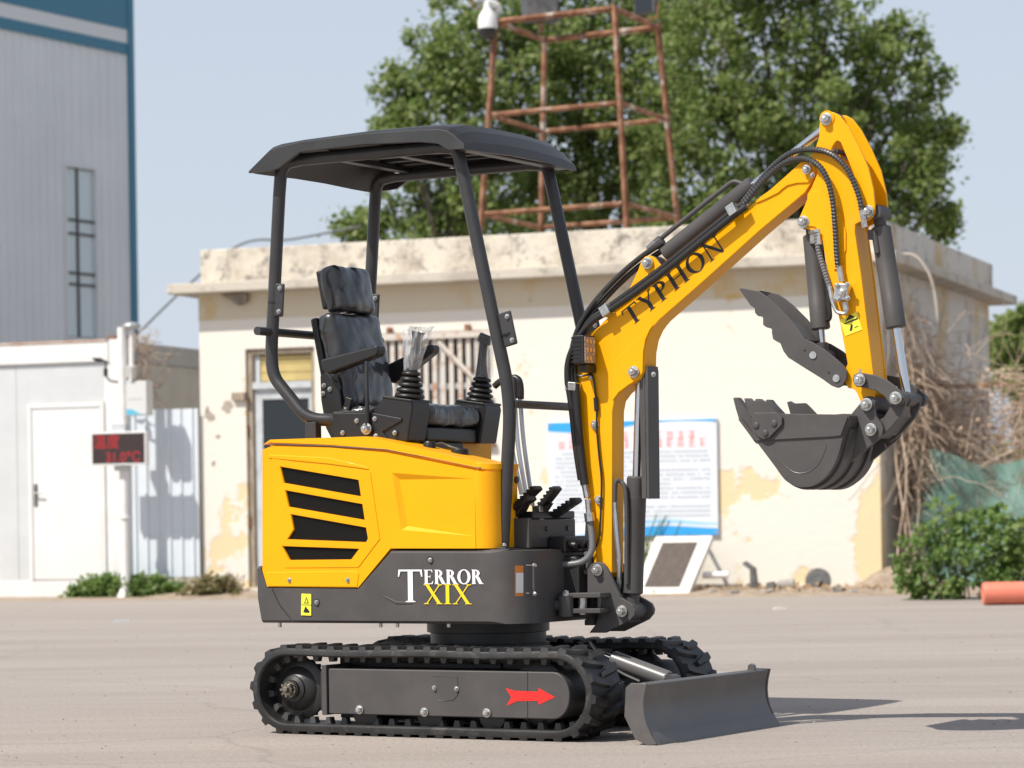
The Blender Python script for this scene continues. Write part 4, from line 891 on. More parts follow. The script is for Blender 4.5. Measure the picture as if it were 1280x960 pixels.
def spiral_hose(name, pts, r, parent, pitch=0.010, m=None):
    q = spline(pts, 14); L = [0]
    for a, b in zip(q, q[1:]): L.append(L[-1] + (b - a).length)
    n = int(L[-1] / (pitch / 4)); out = []; j = 0
    for i in range(n + 1):
        t = L[-1] * i / n
        while j < len(L) - 2 and L[j + 1] < t: j += 1
        f_ = (t - L[j]) / max(1e-9, L[j + 1] - L[j]); out.append(q[j].lerp(q[j + 1], f_))
    rr = [r * (1.0 if (i % 4) in (0, 1) else 0.80) for i in range(n + 1)]
    return obj(name, MB().tube(out, rr, 10), m or HOSE, parent, smooth=24)
SPIR = mat('spiral_guard', (0.05, 0.05, 0.05), None, rough=0.28)
GREYSP = mat('grey_spiral_guard', (0.16, 0.165, 0.17), None, rough=0.35)
spiral_hose('spiral_hose', [E3(1021, 290, -.07), E3(1023, 312, -.07), E3(1031, 340, -.07), E3(1038, 362, -.07)], 0.0105, tc, 0.011, GREYSP)
obj('hose_fitting', MB().cyl(E3(1013, 290, -.05), E3(1022, 290, -.065), 0.011, 8).cyl(E3(1022, 287, -.066), E3(1024, 306, -.07), 0.011, 8).cyl(E3(1017, 292, -.045), E3(1017, 304, -.04), 0.014, 10), ZINC, tc)
obj('hose', MB().tube(spline([E3(1026, 300, .02), E3(1031, 340, .0), E3(1037, 385, -.02), E3(1037, 398, -.02), E3(1031, 400, -.01)], 6), 0.008, 8), HOSE, tc)

# bucket, ears, links
W2 = 0.165
bp = [(931, 524), (940, 517), (1045, 518.5), (1056, 517.5), (1060.5, 522), (1056, 536), (1052, 548), (1046, 570), (1038, 587), (1028, 598.5), (1016, 606), (1004, 608), (993, 606), (981, 598.5), (969, 582), (947, 553)]
bq = EP(-W2, *bp)
bkt = obj('bucket', MB().prism(bq, -W2, -W2 + 0.010).prism(bq, W2 - 0.010, W2), GREY, EX, bevel=0.003)
shell = [(944, 551), (947, 553), (969, 582), (981, 598.5), (993, 606), (1004, 608), (1016, 606), (1028, 598.5), (1038, 587), (1046, 570), (1052, 548), (1056, 536), (1060.5, 522), (1056, 517.5)]
so2 = EP(-W2, *shell); cxm, czm = E(1000, 545, -W2)
out_ = spline([Vector((x, 0, z)) for x, z in so2], 3)
inn = [p + (Vector((cxm, 0, czm)) - p).normalized() * 0.012 for p in out_]
outer = [p + (p - Vector((cxm, 0, czm))).normalized() * 0.003 for p in out_]
loop = [(p.x, p.z) for p in outer] + [(p.x, p.z) for p in reversed(inn)]
obj('bucket_shell', MB().prism(loop, -W2 + 0.0005, W2 - 0.0005), GREY, bkt, bevel=0.002)
# wear strips wrapped round the shell
ks = slice(8, len(out_) - 6)
o2 = [p + (p - Vector((cxm, 0, czm))).normalized() * 0.012 for p in out_][ks]; i2 = [p + (p - Vector((cxm, 0, czm))).normalized() * 0.0031 for p in out_][ks]
lp2 = [(p.x, p.z) for p in o2] + [(p.x, p.z) for p in reversed(i2)]
for y in (-0.105, 0.0, 0.105): obj('wear_strip', MB().prism(lp2, y - 0.026, y + 0.026), GREY, bkt, bevel=0.002)
band = [(938, 520), (941, 516.5), (1045, 518), (1056, 517), (1060.5, 521.5), (1056, 533), (1052, 544.5), (1040, 546), (947, 551), (943, 545)]
for s_ in (-1, 1): obj('top_band', MB().prism(EP(-W2, *band), *sorted((s_ * (W2 + 0.0003), s_ * (W2 + 0.007)))), GREY, bkt, bevel=0.002)
ip = EP(-W2, (965, 556), (972, 570), (981, 582), (992, 590), (1003, 591.5), (1014, 588), (1024, 578), (1030, 566), (1033, 556))
obj('weld_bead', MB().tube(spline([Vector((x, -W2, z)) for x, z in ip], 4), 0.0022, 6), BLADEM, bkt)
cutp = [(941, 522), (946, 516), (973, 515.5), (980.5, 522), (980, 531), (964, 547.5), (957, 549.5), (950, 546), (944, 538)]
for s_ in (-1, 1):
    c_ = obj('side_cutter', MB().prism(EP(-W2, *cutp), *sorted((s_ * (W2 + 0.0075), s_ * (W2 + 0.019)))), GREY, bkt, bevel=0.003)
    tp = [(933, 499.5), (938, 498), (943, 501), (957, 500.5), (961, 504), (977, 521), (944, 522), (939, 520)]
    obj('cutter_blade', MB().prism(EP(-W2, *tp), *sorted((s_ * (W2 + 0.0085), s_ * (W2 + 0.017)))), GREY, bkt, bevel=0.002)
    if s_ < 0:
        for u, v in ((948, 532), (959.5, 541.5), (970.5, 529.5)): p = E3(u, v, -W2); obj('bolt', MB().lathe((p.x, -W2 - 0.019, p.z), (0, -1, 0), [(0, 0.014), (0.0005, 0.014), (0.0007, 0.0115), (0.004, 0.0115), (0.0055, 0.009)], 20), GREY, bkt)
tp = [(914.5, 497), (919, 496.5), (924, 503), (937, 517), (948, 546), (946, 554), (941, 552), (922, 524), (918, 511)]
for i in range(4):
    y = -W2 + 0.03 + i * (2 * W2 - 0.06) / 3; obj('tooth', MB().prism(EP(-W2, *tp), y - 0.022, y + 0.022), GREY, bkt, bevel=0.004)
obj('lip_plate', MB().prism(EP(-W2, (922, 524), (926, 523), (949, 551), (945, 555)), -W2 + 0.001, W2 - 0.001), GREY, bkt, bevel=0.002)
earp = [(1075, 504), (1078, 498.5), (1083, 496), (1089, 497), (1093.5, 502), (1094, 512), (1095, 520), (1101, 528), (1104, 536), (1102, 544), (1098, 549), (1072, 570.5), (1063, 578), (1068, 556), (1073, 530), (1066, 521), (1062.5, 519)]
er = obj('bucket_ear', MB().prism(EP(-0.09, *earp), -0.09, -0.076).prism(EP(-0.09, *earp), 0.076, 0.09), GREY, bkt, bevel=0.003)
for u, v in ((1083.8, 505.6), (1089, 537)):
    p = E3(u, v, -0.09); obj('pin', MB().cyl((p.x, -0.094, p.z), (p.x, 0.094, p.z), 0.023, 28), ZINC, er); bolt(er, u, v, -0.0955, BOLT_L)
    obj('pin_boss', MB().cyl((p.x, -0.0755, p.z), (p.x, 0.0755, p.z), 0.030, 28), GREY, er)
bl_ = [(1069.5, 481), (1067.5, 475), (1069, 469), (1074, 466), (1082, 466.5), (1096, 469), (1109, 474.5), (1121, 483), (1130, 491), (1132.5, 498), (1129.5, 505), (1122, 508), (1114, 505.5), (1108, 496), (1098, 489), (1086, 485.5), (1078, 484), (1073, 484)]
tl = obj('tipping_link', MB().prism(EP(-0.09, *bl_), -0.105, -0.091).prism(EP(-0.09, *bl_), 0.091, 0.105), GREY, EX, bevel=0.003)
hl = [(1112, 499), (1117, 490.5), (1125, 490), (1131, 496), (1131.5, 506), (1125, 521), (1112, 536), (1101, 547), (1093, 552.5), (1084, 549), (1079.5, 541), (1081, 531), (1087, 526.5), (1096, 527), (1105, 521), (1111, 511)]
hk = obj('bucket_link', MB().prism(EP(-0.075, *hl), -0.0745, -0.058).prism(EP(-0.075, *hl), 0.058, 0.0745), GREY, EX, bevel=0.003)
obj('link_web', MB().prism(EP(-0.075, (1114, 529), (1122, 520), (1108, 528), (1100, 537), (1102, 544)), -0.0575, 0.0575), GREY, hk, bevel=0.002)
for u, v, r in ((1075, 475, 0.021), (1120, 497.5, 0.022)):
    p = E3(u, v, -0.105); obj('pin', MB().cyl((p.x, -0.112, p.z), (p.x, 0.112, p.z), r, 26), GREY, tl); bolt(tl, u, v, -0.113, BOLT_L)
    obj('grease_nipple', MB().cyl((p.x - 0.002, -0.098, p.z + r * 0.9), (p.x - 0.002, -0.098, p.z + r + 0.018), 0.005, 8), ZINC, tl)
    obj('lock_collar', MB().cyl((p.x, 0.1055, p.z), (p.x, 0.13, p.z), r * 1.15, 22), PLAST, tl)

# ---- hoses along the boom
hs = HOSE
Y1, Y2 = -0.068, -0.035
def hose(pts, r=0.0115, name='hydraulic_hose', m=HOSE, n=7): return obj(name, MB().tube(spline(pts, n), r, 10), m, EX, smooth=60)
hose([E3(830, 303, -.02), E3(806, 318, -.02), E3(778, 341, -.03), E3(748, 372, -.05), E3(727, 402, -.065), E3(716, 432, -.07), E3(714, 465, -.072), E3(718, 500, -.072), E3(724, 560, -.07), E3(729, 600, -.068)], 0.0105)
hose([E3(836, 308, .0), E3(810, 325, .0), E3(786, 344, -.01), E3(756, 374, -.03), E3(733, 404, -.05), E3(722, 436, -.055), E3(719, 465, -.06), E3(722, 500, -.06), E3(727, 560, -.06), E3(732, 600, -.06)], 0.0105)
hose([E3(933, 258, -.075), E3(915, 271, -.08), E3(880, 299, -.08), E3(820, 347, -.08), E3(765, 386, -.08), E3(740, 402, -.08), E3(722, 424, -.085), E3(711, 450, -.085), E3(709.5, 475, -.085), E3(714, 505, -.08), E3(720, 560, -.075), E3(726, 600, -.072)], 0.0125)
hose([E3(930, 254, -.05), E3(912, 267, -.055), E3(876, 296, -.055), E3(817, 343, -.055), E3(762, 383, -.055), E3(738, 400, -.06), E3(724, 420, -.06)], 0.0115)
for u, v in ((757, 389), (915.5, 263)):
    a_, b_ = E3(u - 5, v + 2.5, -.082), E3(u + 5, v - 4.5, -.082); obj('hose_clamp', MB().obox((a_ + b_) / 2 + Vector((0, 0.012, 0)), (0.036, 0.055, 0.040), Matrix.Rotation(-atan2((b_ - a_).z, (b_ - a_).x), 3, 'Y')), ZINC, bo, bevel=0.003)
hose([E3(719, 480, -.078), E3(725, 560, -.073), E3(731, 606, -.07)], 0.017, 'hose_sleeve')
obj('hose_clamp', MB().obox(E3(716.5, 483, -.07), (0.045, 0.05, 0.032), Matrix.Rotation(0.1, 3, 'Y')), ZINC, bo, bevel=0.003)
obj('hose_coupling', MB().cyl(E3(731, 606, -.07), E3(734, 622, -.07), 0.013, 8).cyl(E3(734.5, 624, -.07), E3(737, 648, -.07), 0.011, 12).cyl(E3(736, 641, -.075), E3(737.5, 652, -.075), 0.019, 6), ZINC, bo)
hose([E3(737, 650, -.07), E3(740, 672, -.075), E3(739, 690, -.08), E3(728, 702, -.09), E3(708, 705.5, -.10), E3(688, 705, -.10)], 0.0125, m=GREYSP)
hose([E3(733, 690, -.06), E3(736, 704, -.05), E3(733, 716, -.03)], 0.011, m=GREYSP)
obj('hydraulic_manifold', MB().box(0.455, 0.53, -0.12, 0.10, 0.675, 0.735), PLAST, fb, bevel=0.006)
for k in range(4): obj('manifold_port', MB().cyl((0.531, -0.09 + 0.05 * k, 0.705), (0.56, -0.09 + 0.05 * k, 0.70), 0.014, 12), PLAST, fb)
spiral_hose('spiral_hose', [E3(926, 262, -.05), E3(940, 243, -.06), E3(958, 222, -.06), E3(980, 204, -.06), E3(1003, 198, -.07), E3(1022, 206, -.09), E3(1034, 224, -.098), E3(1041, 252, -.098), E3(1044, 285, -.092), E3(1046, 318, -.088), E3(1047.5, 334, -.085)], 0.0115, arm, 0.0125, SPIR)
spiral_hose('spiral_hose', [E3(922, 262, -.03), E3(945, 232, -.05), E3(968, 206, -.055), E3(992, 190, -.06), E3(1018, 187, -.075), E3(1040, 193, -.085), E3(1058, 210, -.09), E3(1069, 232, -.09), E3(1075, 250, -.088), E3(1077, 262, -.085)], 0.0115, arm, 0.0125, SPIR)
spiral_hose('spiral_hose', [E3(1030, 188, .02), E3(1048, 190, .03), E3(1062, 196, .05), E3(1075, 215, .06), E3(1083, 240, .055)], 0.011, arm, 0.0125, SPIR)
obj('hose_fitting', MB().cyl(E3(929, 259, -.05), E3(934, 252, -.052), 0.012, 8), ZINC, arm)

# ---- work lamp with wire
la = E3(726, 438, -0.085) + Vector((0.036, 0, 0))
wl = obj('work_lamp', MB().box(la.x - 0.035, la.x + 0.012, -0.150, -0.060, la.z - 0.055, la.z + 0.053), PLAST, bo, bevel=0.004)
for k in range(7): z_ = la.z - 0.045 + 0.0148 * k; obj('cooling_fin', MB().box(la.x - 0.040, la.x + 0.0, -0.152, -0.058, z_ - 0.0028, z_ + 0.0028), PLAST, wl)
obj('lamp_lens', MB().box(la.x + 0.0125, la.x + 0.0155, -0.144, -0.066, la.z - 0.049, la.z + 0.047), mat('lamp_lens', (0.33, 0.24, 0.19), (0.55, 0.45, 0.40), 90, 0.15, bump=0.8, bscale=160), wl)
for r_ in range(3):
    for c_ in range(3): obj('led', MB().cyl((la.x + 0.0156, -0.130 + 0.026 * c_, la.z - 0.033 + 0.032 * r_), (la.x + 0.0175, -0.130 + 0.026 * c_, la.z - 0.033 + 0.032 * r_), 0.009, 12), mat('led_cup', (0.5, 0.4, 0.33), None, rough=0.15, metal=0.5), wl)
obj('lamp_bracket', MB().box(la.x - 0.02, la.x + 0.01, -0.13, -0.05, la.z - 0.085, la.z - 0.056), PLAST, wl, bevel=0.003)
bolt(wl, 731.5, 461, -BW - 0.02, BOLT_S); bolt(wl, 740, 472, -BW - 0.002, BOLT_S)
wy = -BW - 0.010
obj('lamp_wire', MB().tube(spline([E3(722, 455, wy), E3(716, 458, wy - .02), E3(716, 465, wy - .01), E3(726, 470, wy), E3(738, 468, wy), E3(742, 474, wy), E3(744.5, 492, wy), E3(746, 515, wy), E3(746, 535, wy), E3(749, 570, wy), E3(752, 600, wy), E3(751, 640, wy), E3(749, 670, wy), E3(743, 688, wy), E3(736, 698, wy)], 6), 0.0042, 8), HOSE, wl)
obj('wire_coupling', MB().cyl(E3(744.6, 497, wy), E3(745.8, 514, wy), 0.009, 10), PLAST, wl)
for u, v in ((744, 531), (749, 625)): bolt(bo, u, v, -BW - 0.002, BOLT_M)

# ================================================================== OLD BUILDING
def wall_paint(name, base, patch, dirt, pscale=0.9, plo=0.56, phi=0.66, dsc=5.0, dlo=0.64, dhi=0.78, low=None, bump=0.35):
    m = bpy.data.materials.new(name); m.use_nodes = True; n = m.node_tree.nodes; l = m.node_tree.links; b = n['Principled BSDF']; b.inputs['Roughness'].default_value = 0.85
    tc = n.new('ShaderNodeTexCoord')
    def noise(sc, det=8, ro=0.62):
        t = n.new('ShaderNodeTexNoise'); t.inputs['Scale'].default_value = sc; t.inputs['Detail'].default_value = det; t.inputs['Roughness'].default_value = ro; l.new(tc.outputs['Object'], t.inputs['Vector']); return t.outputs['Fac']
    def ramp(s, a, c):
        r = n.new('ShaderNodeMapRange'); r.inputs[1].default_value = a; r.inputs[2].default_value = c; r.clamp = True; l.new(s, r.inputs[0]); return r.outputs[0]
    def mix(f, a, c):
        x = n.new('ShaderNodeMix'); x.data_type = 'RGBA'; l.new(f, x.inputs[0])
        if isinstance(a, tuple): x.inputs[6].default_value = (*a, 1)
        else: l.new(a, x.inputs[6])
        x.inputs[7].default_value = (*c, 1); return x.outputs[2]
    pn = noise(pscale)
    if low:                                                  # flaked paint is worse near the foot of the wall
        s = n.new('ShaderNodeSeparateXYZ'); l.new(tc.outputs['Object'], s.inputs[0])
        mr = n.new('ShaderNodeMapRange'); mr.inputs[1].default_value = low[0]; mr.inputs[2].default_value = low[1]; mr.inputs[3].default_value = low[2]; mr.inputs[4].default_value = 0; mr.clamp = True; l.new(s.outputs[2], mr.inputs[0])
        ad = n.new('ShaderNodeMath'); ad.operation = 'ADD'; l.new(pn, ad.inputs[0]); l.new(mr.outputs[0], ad.inputs[1]); pn = ad.outputs[0]
    c = mix(ramp(pn, plo, phi), base, patch)
    c = mix(ramp(noise(dsc, 9, 0.72), dlo, dhi), c, dirt)
    l.new(c, b.inputs['Base Color'])
    bp = n.new('ShaderNodeBump'); bp.inputs['Strength'].default_value = bump; bp.inputs['Distance'].default_value = 0.02; hh = n.new('ShaderNodeMath'); hh.operation = 'SUBTRACT'; l.new(noise(9, 8, 0.7), hh.inputs[0]); l.new(ramp(pn, plo, phi), hh.inputs[1]); l.new(hh.outputs[0], bp.inputs['Height']); l.new(bp.outputs[0], b.inputs['Normal'])
    return m
CREAM = wall_paint('flaking_cream_paint', (0.745, 0.705, 0.63), (0.74, 0.60, 0.37), (0.56, 0.50, 0.41), 1.1, 0.60, 0.63, 4.2, 0.70, 0.76, low=(0.1, 1.7, 0.145))
BANDP = wall_paint('ochre_beam_paint', (0.62, 0.55, 0.42), (0.60, 0.42, 0.18), (0.30, 0.26, 0.2), 1.4, 0.5, 0.62, 5, 0.62, 0.76)
PARA = wall_paint('weathered_parapet', (0.66, 0.60, 0.50), (0.50, 0.44, 0.36), (0.20, 0.18, 0.16), 1.7, 0.44, 0.60, 4.5, 0.50, 0.64)
SIDEW = wall_paint('weathered_side_wall', (0.60, 0.565, 0.51), (0.54, 0.41, 0.22), (0.22, 0.20, 0.18), 0.8, 0.52, 0.62, 3, 0.52, 0.68)
SLABM = wall_paint('concrete_slab', (0.55, 0.50, 0.42), (0.42, 0.37, 0.31), (0.16, 0.14, 0.12), 2.2, 0.48, 0.62, 9, 0.58, 0.72)
WOOD = mat('old_timber', (0.26, 0.20, 0.14), (0.38, 0.32, 0.25), 12, 0.8, stretch=(4, 4, 0.6))
STEELP = mat('pale_steel_paint', (0.55, 0.58, 0.60), (0.45, 0.47, 0.48), 8, 0.5, dirt=((0.25, 0.12, 0.06), 10, 0.66, 0.8))
OCHREB = mat('ochre_board', (0.56, 0.44, 0.17), (0.48, 0.37, 0.15), 5, 0.6)
RUST = mat('rusty_steel', (0.155, 0.062, 0.030), (0.31, 0.155, 0.085), 7, 0.85, bump=0.4, bscale=70, dirt=((0.45, 0.40, 0.35), 3.2, 0.56, 0.66))
RUSTBAR = mat('rusty_painted_bar', (0.60, 0.55, 0.49), (0.40, 0.20, 0.10), 7, 0.75, lo=0.5, hi=0.66, bump=0.3, bscale=80)
L1, D1 = 7.55, 6.0
HB_ = empty('flat_roofed_building', (AX, AY, 0), -PH, 'old single storey cream building with flaking paint, flat roof and grey concrete eaves', 'building')
doorr = (0.55, 1.37, 0.10, 2.69); winr = (2.14, 3.39, 1.50, 2.80)
rect = lambda q: [(q[0], q[2]), (q[1], q[2]), (q[1], q[3]), (q[0], q[3])]
obj('front_wall', MB().prism([(0, -0.3), (L1, -0.3), (L1, 3.30), (0, 3.30)], 0, 0.24, [rect(doorr), rect(winr)]), CREAM, HB_, smooth=0)
mb = MB().box(0.0, 0.22, 0.2405, D1, -0.3, 3.30); obj('side_wall', mb, SIDEW, HB_)
mb = MB().box(L1 - 0.22, L1, 0.2405, D1, -0.3, 3.30); obj('side_wall', mb, SIDEW, HB_)
obj('back_wall', MB().box(0.221, L1 - 0.221, D1 - 0.24, D1, -0.3, 3.30), SIDEW, HB_)
obj('eaves_slab', MB().box(-0.25, L1 + 0.25, -0.27, D1 + 0.55, 3.302, 3.41), SLABM, HB_, bevel=0.012)
obj('front_parapet', MB().box(0.03, L1 - 0.0, -0.01, 0.2, 3.412, 3.79), PARA, HB_, bevel=0.015)
obj('side_parapet', MB().box(L1 - 0.2, L1 - 0.001, 0.2015, D1 + .3, 3.412, 3.785), SIDEW, HB_, bevel=0.012)
obj('side_parapet', MB().box(0.031, 0.23, 0.2015, D1 + .3, 3.412, 3.785), SIDEW, HB_, bevel=0.012)
obj('eaves_beam', MB().box(0.002, L1 - 0.002, -0.012, -0.001, 3.02, 3.30), BANDP, HB_)
obj('roof_bracket', MB().prism([(0.30, 3.295), (0.62, 3.295), (0.62, 3.20), (0.52, 3.16)], -0.10, -0.013), mat('dark_stained_concrete', (0.2, 0.17, 0.14), (0.3, 0.26, 0.2), 8, 0.85), HB_, bevel=0.01)
# bare patches where the render has come off
PATCH = mat('bare_grey_render', (0.36, 0.31, 0.26), (0.46, 0.41, 0.35), 14, 0.9)
def blob(u, v, ru, rv, d=-0.004, k=11):
    pts = []
    for i in range(k):
        a = 2 * pi * i / k; r = random.uniform(0.45, 1.1); pts.append(B(u + ru * r * cos(a), v + rv * r * sin(a), 0))
    mb = MB(); mb.add([(x, d, z) for x, z in pts], [tuple(range(k))]); return mb
for u, v, ru, rv in ((285, 508, 9, 9), (262, 520, 7, 8), (272, 546, 4, 4), (267, 579, 3, 4), (259, 512, 3, 7)): obj('bare_patch', blob(u, v, ru, rv), PATCH, HB_, smooth=0)
# door
x0, x1, z0, z1 = doorr
df = obj('door_frame', MB().box(x0, x0 + 0.07, 0.03, 0.12, z0, z1), WOOD, HB_, bevel=0.004)
obj('jamb', MB().box(x1 - 0.05, x1, 0.03, 0.12, z0, z1), WOOD, df); obj('head', MB().box(x0 + 0.071, x1 - 0.051, 0.03, 0.12, z1 - 0.06, z1), WOOD, df)
obj('transom_rail', MB().box(x0 + 0.071, x1 - 0.051, 0.02, 0.11, 2.25, 2.325), STEELP, df, bevel=0.004)
for k in range(3): obj('transom_board', MB().box(x0 + 0.14, x1 - 0.052, 0.085, 0.105, 2.335 + 0.095 * k, 2.335 + 0.095 * k + 0.089), OCHREB, df, bevel=0.004)
dr = obj('door', MB().box(x0 + 0.075, x0 + 0.17, 0.06, 0.10, z0, 2.248), STEELP, HB_, bevel=0.004)
obj('stile', MB().box(x1 - 0.10, x1 - 0.052, 0.06, 0.10, z0, 2.248), STEELP, dr); obj('top_rail', MB().box(x0 + 0.171, x1 - 0.101, 0.06, 0.10, 2.14, 2.248), STEELP, dr)
obj('glass', MB().box(x0 + 0.171, x1 - 0.101, 0.075, 0.083, 1.18, 2.139), GLASSD, dr); obj('lower_panel', MB().box(x0 + 0.171, x1 - 0.101, 0.07, 0.09, z0, 1.179), STEELP, dr)
obj('left_light', MB().box(x0 + 0.072, x0 + 0.139, 0.07, 0.10, 2.33, 2.62), STEELP, df)
obj('timber_block', MB().box(0.40, 0.56, -0.05, 0.03, 2.13, 2.22), WOOD, HB_, bevel=0.006)
for z in (0.75, 1.75): obj('hinge', MB().box(x0 - 0.012, x0 + 0.02, 0.005, 0.028, z, z + 0.12), RUST, df)
obj('door_step', MB().box(x0 - 0.2, x1 + 0.2, -0.35, -0.002, -0.02, 0.095), SLABM, HB_, bevel=0.015)
# window with rusty bars
x0, x1, z0, z1 = winr
wf = obj('window', MB().box(x0, x0 + 0.05, 0.10, 0.16, z0, z1), STEELP, HB_)
obj('frame', MB().box(x1 - 0.05, x1, 0.10, 0.16, z0, z1), STEELP, wf); obj('frame', MB().box(x0 + .051, x1 - .051, 0.10, 0.16, z1 - 0.05, z1), STEELP, wf); obj('frame', MB().box(x0 + .051, x1 - .051, 0.10, 0.16, z0, z0 + .05), STEELP, wf)
obj('mullion', MB().box((x0 + x1) / 2 - 0.03, (x0 + x1) / 2 + 0.03, 0.10, 0.16, z0 + .051, z1 - .051), STEELP, wf)
obj('pane', MB().box(x0 + .051, x1 - .051, 0.125, 0.133, z0 + .051, z1 - .051), GLASSD, wf)
obj('transom', MB().box(x0 + .051, x1 - .051, 0.09, 0.124, 2.19, 2.25), STEELP, wf)
gr = obj('window_bars', MB().box(x0 - 0.05, x1 + 0.05, -0.055, -0.015, 2.72, 2.79), RUSTBAR, HB_, bevel=0.004)
obj('rail', MB().box(x0 - 0.05, x1 + 0.05, -0.055, -0.015, z0 + 0.06, z0 + 0.12), RUST, gr)
nb = 13
for k in range(nb):
    x = x0 + 0.0 + (x1 - x0) * (k + 0.5) / nb; obj('bar', MB().box(x - 0.025, x + 0.025, -0.014, -0.002 + 0.012, z0 - 0.02, 2.77), RUSTBAR, gr, loc=(0, -0.003 * (k % 3), 0))
for x in (x0 + 0.12, x1 - 0.24): obj('lug', MB().box(x - 0.025, x + 0.025, -0.05, 0.02, 2.791, 2.86), RUST, gr)
obj('diagonal_brace', MB().tube([(2.82, -0.04, 2.68), (3.40, -0.04, 2.10)], 0.028, 4), RUSTBAR, gr)

# poster board
PX0, PX1, PZ0, PZ1 = 4.03, 5.865, 0.60, 1.80
po = empty('notice_board', (AX + PX0 * cos(PH) - 0.02 * sin(PH), AY - PX0 * sin(PH) - 0.02 * cos(PH), PZ0), -PH, 'white printed notice board with blue wave borders and red heading on the cream wall', 'notice board')
PW, PHt = PX1 - PX0, PZ1 - PZ0
obj('panel', MB().box(0, PW, -0.018, 0.019, 0, PHt), mat('board_white', (0.70, 0.74, 0.79), None, rough=0.35), po, bevel=0.004)
BLUE = mat('print_blue', (0.035, 0.36, 0.78), None, rough=0.4); LBLUE = mat('print_pale_blue', (0.35, 0.62, 0.86), None, rough=0.4)
def wave(top, y):
    mb = MB(); N = 36; vs = []
    for i in range(N + 1):
        t = i / N
        h = (0.075 + 0.045 * sin(t * 5.6 + 0.4) * (1 - 0.35 * t) - 0.03 * t) if top else (0.035 + 0.062 * t + 0.032 * sin(t * 6.2 - 2.2))
        a, b = (PHt - 0.004, PHt - max(0.012, h)) if top else (max(0.012, h), 0.004)
        vs += [(0.004 + (PW - 0.008) * t, y, a), (0.004 + (PW - 0.008) * t, y, b)]
    mb.add(vs, [(2 * i, 2 * i + 1, 2 * i + 3, 2 * i + 2) for i in range(N)]); return mb
def wave_pale(y):
    mb = MB(); N = 30; vs = []
    for i in range(N + 1):
        t = i / N; z = 0.075 + 0.085 * t + 0.03 * sin(t * 6.2 - 1.6); vs += [(0.45 + (PW - 0.46) * t, y, z + 0.022 * sin(pi * t)), (0.45 + (PW - 0.46) * t, y, z - 0.02)]
    mb.add(vs, [(2 * i, 2 * i + 1, 2 * i + 3, 2 * i + 2) for i in range(N)]); return mb
obj('top_wave', wave(True, -0.0192), BLUE, po, smooth=0); obj('bottom_wave', wave(False, -0.0192), BLUE, po, smooth=0); obj('pale_wave', wave_pale(-0.0189), LBLUE, po, smooth=0)
hd_ = MB()
for row, (zc_, n_) in enumerate(((PHt - 0.165, 12), (PHt - 0.245, 14))):
    for k in range(n_):
        xc = PW / 2 + (k - (n_ - 1) / 2) * 0.118; s_ = 0.042
        for j in range(3): z_ = zc_ + s_ * (0.8 - 0.8 * j) + random.uniform(-.006, .006); a_ = random.uniform(.5, 1) * s_; hd_.add([(xc - a_, -0.0191, z_ - .005), (xc + a_, -0.0191, z_ - .005), (xc + a_, -0.0191, z_ + .005), (xc - a_, -0.0191, z_ + .005)], [(0, 1, 2, 3)])
        for j in range(2): x_ = xc + random.uniform(-.7, .7) * s_; hd_.add([(x_ - .005, -0.0195, zc_ - s_), (x_ + .005, -0.0195, zc_ - s_), (x_ + .005, -0.0195, zc_ + s_), (x_ - .005, -0.0195, zc_ + s_)], [(0, 1, 2, 3)])
obj('red_heading', hd_, mat('print_red', (0.80, 0.30, 0.28), None, rough=0.5), po, smooth=0)['kind'] = 'stuff'
tx = MB()
for r_ in range(16):
    z_ = PHt - 0.335 - r_ * 0.047; x_ = 0.08 + (0.06 if r_ % 4 == 0 else 0); end = PW - 0.08 if r_ % 4 != 3 else PW * random.uniform(.45, .8)
    while x_ < end:
        a_ = random.uniform(0.010, 0.022)
        if random.random() > 0.06:
            tx.add([(x_, -0.0191, z_ - .009), (x_ + a_, -0.0191, z_ - .009), (x_ + a_, -0.0191, z_ - .003), (x_, -0.0191, z_ - .003)], [(0, 1, 2, 3)])
            tx.add([(x_, -0.0191, z_ + .003), (x_ + a_, -0.0191, z_ + .003), (x_ + a_, -0.0191, z_ + .009), (x_, -0.0191, z_ + .009)], [(0, 1, 2, 3)])
        x_ += a_ + 0.007
obj('small_print', tx, mat('print_grey_dark', (0.27, 0.29, 0.32), None, rough=0.5), po, smooth=0)
for x in (0.03, PW - 0.03):
    for z in (0.03, PHt - 0.03): obj('screw', MB().cyl((x, -0.024, z), (x, -0.018, z), 0.012, 10), ZINC, po)

def at_b(x, y, z=0): return Vector((AX + x * cos(PH) + y * sin(PH), AY - x * sin(PH) + y * cos(PH), z))

# leaning board with dark panel
bd = empty('leaning_board', at_b(5.13, -0.72), -PH, 'white framed board with brown dark panel leaning against the wall under the notice board', 'board')
rt = Vector((0.60, 0.0, 0)); up = Vector((0.165, 0.36, 0.60)); nn = rt.cross(up).normalized()
def slab(p, a, b, t): 
    v = [p, p + a, p + a + b, p + b]; return MB().add(v + [q - nn * t for q in v], [(0, 1, 2, 3), (7, 6, 5, 4), (0, 4, 5, 1), (1, 5, 6, 2), (2, 6, 7, 3), (3, 7, 4, 0)])
BW_ = mat('board_frame_white', (0.72, 0.70, 0.66), (0.60, 0.56, 0.50), 6, 0.5, dirt=((0.45, 0.38, 0.3), 8, 0.62, 0.8))
obj('board', slab(Vector((0, 0, 0.0)), rt, up, 0.075), BW_, bd, bevel=0.006)
obj('dark_panel', slab(rt * 0.17 + up * 0.15 + nn * 0.006, rt * 0.62, up * 0.74, 0.005), mat('brown_panel', (0.085, 0.066, 0.056), (0.105, 0.083, 0.07), 18, 0.6, spec=0.2), bd)
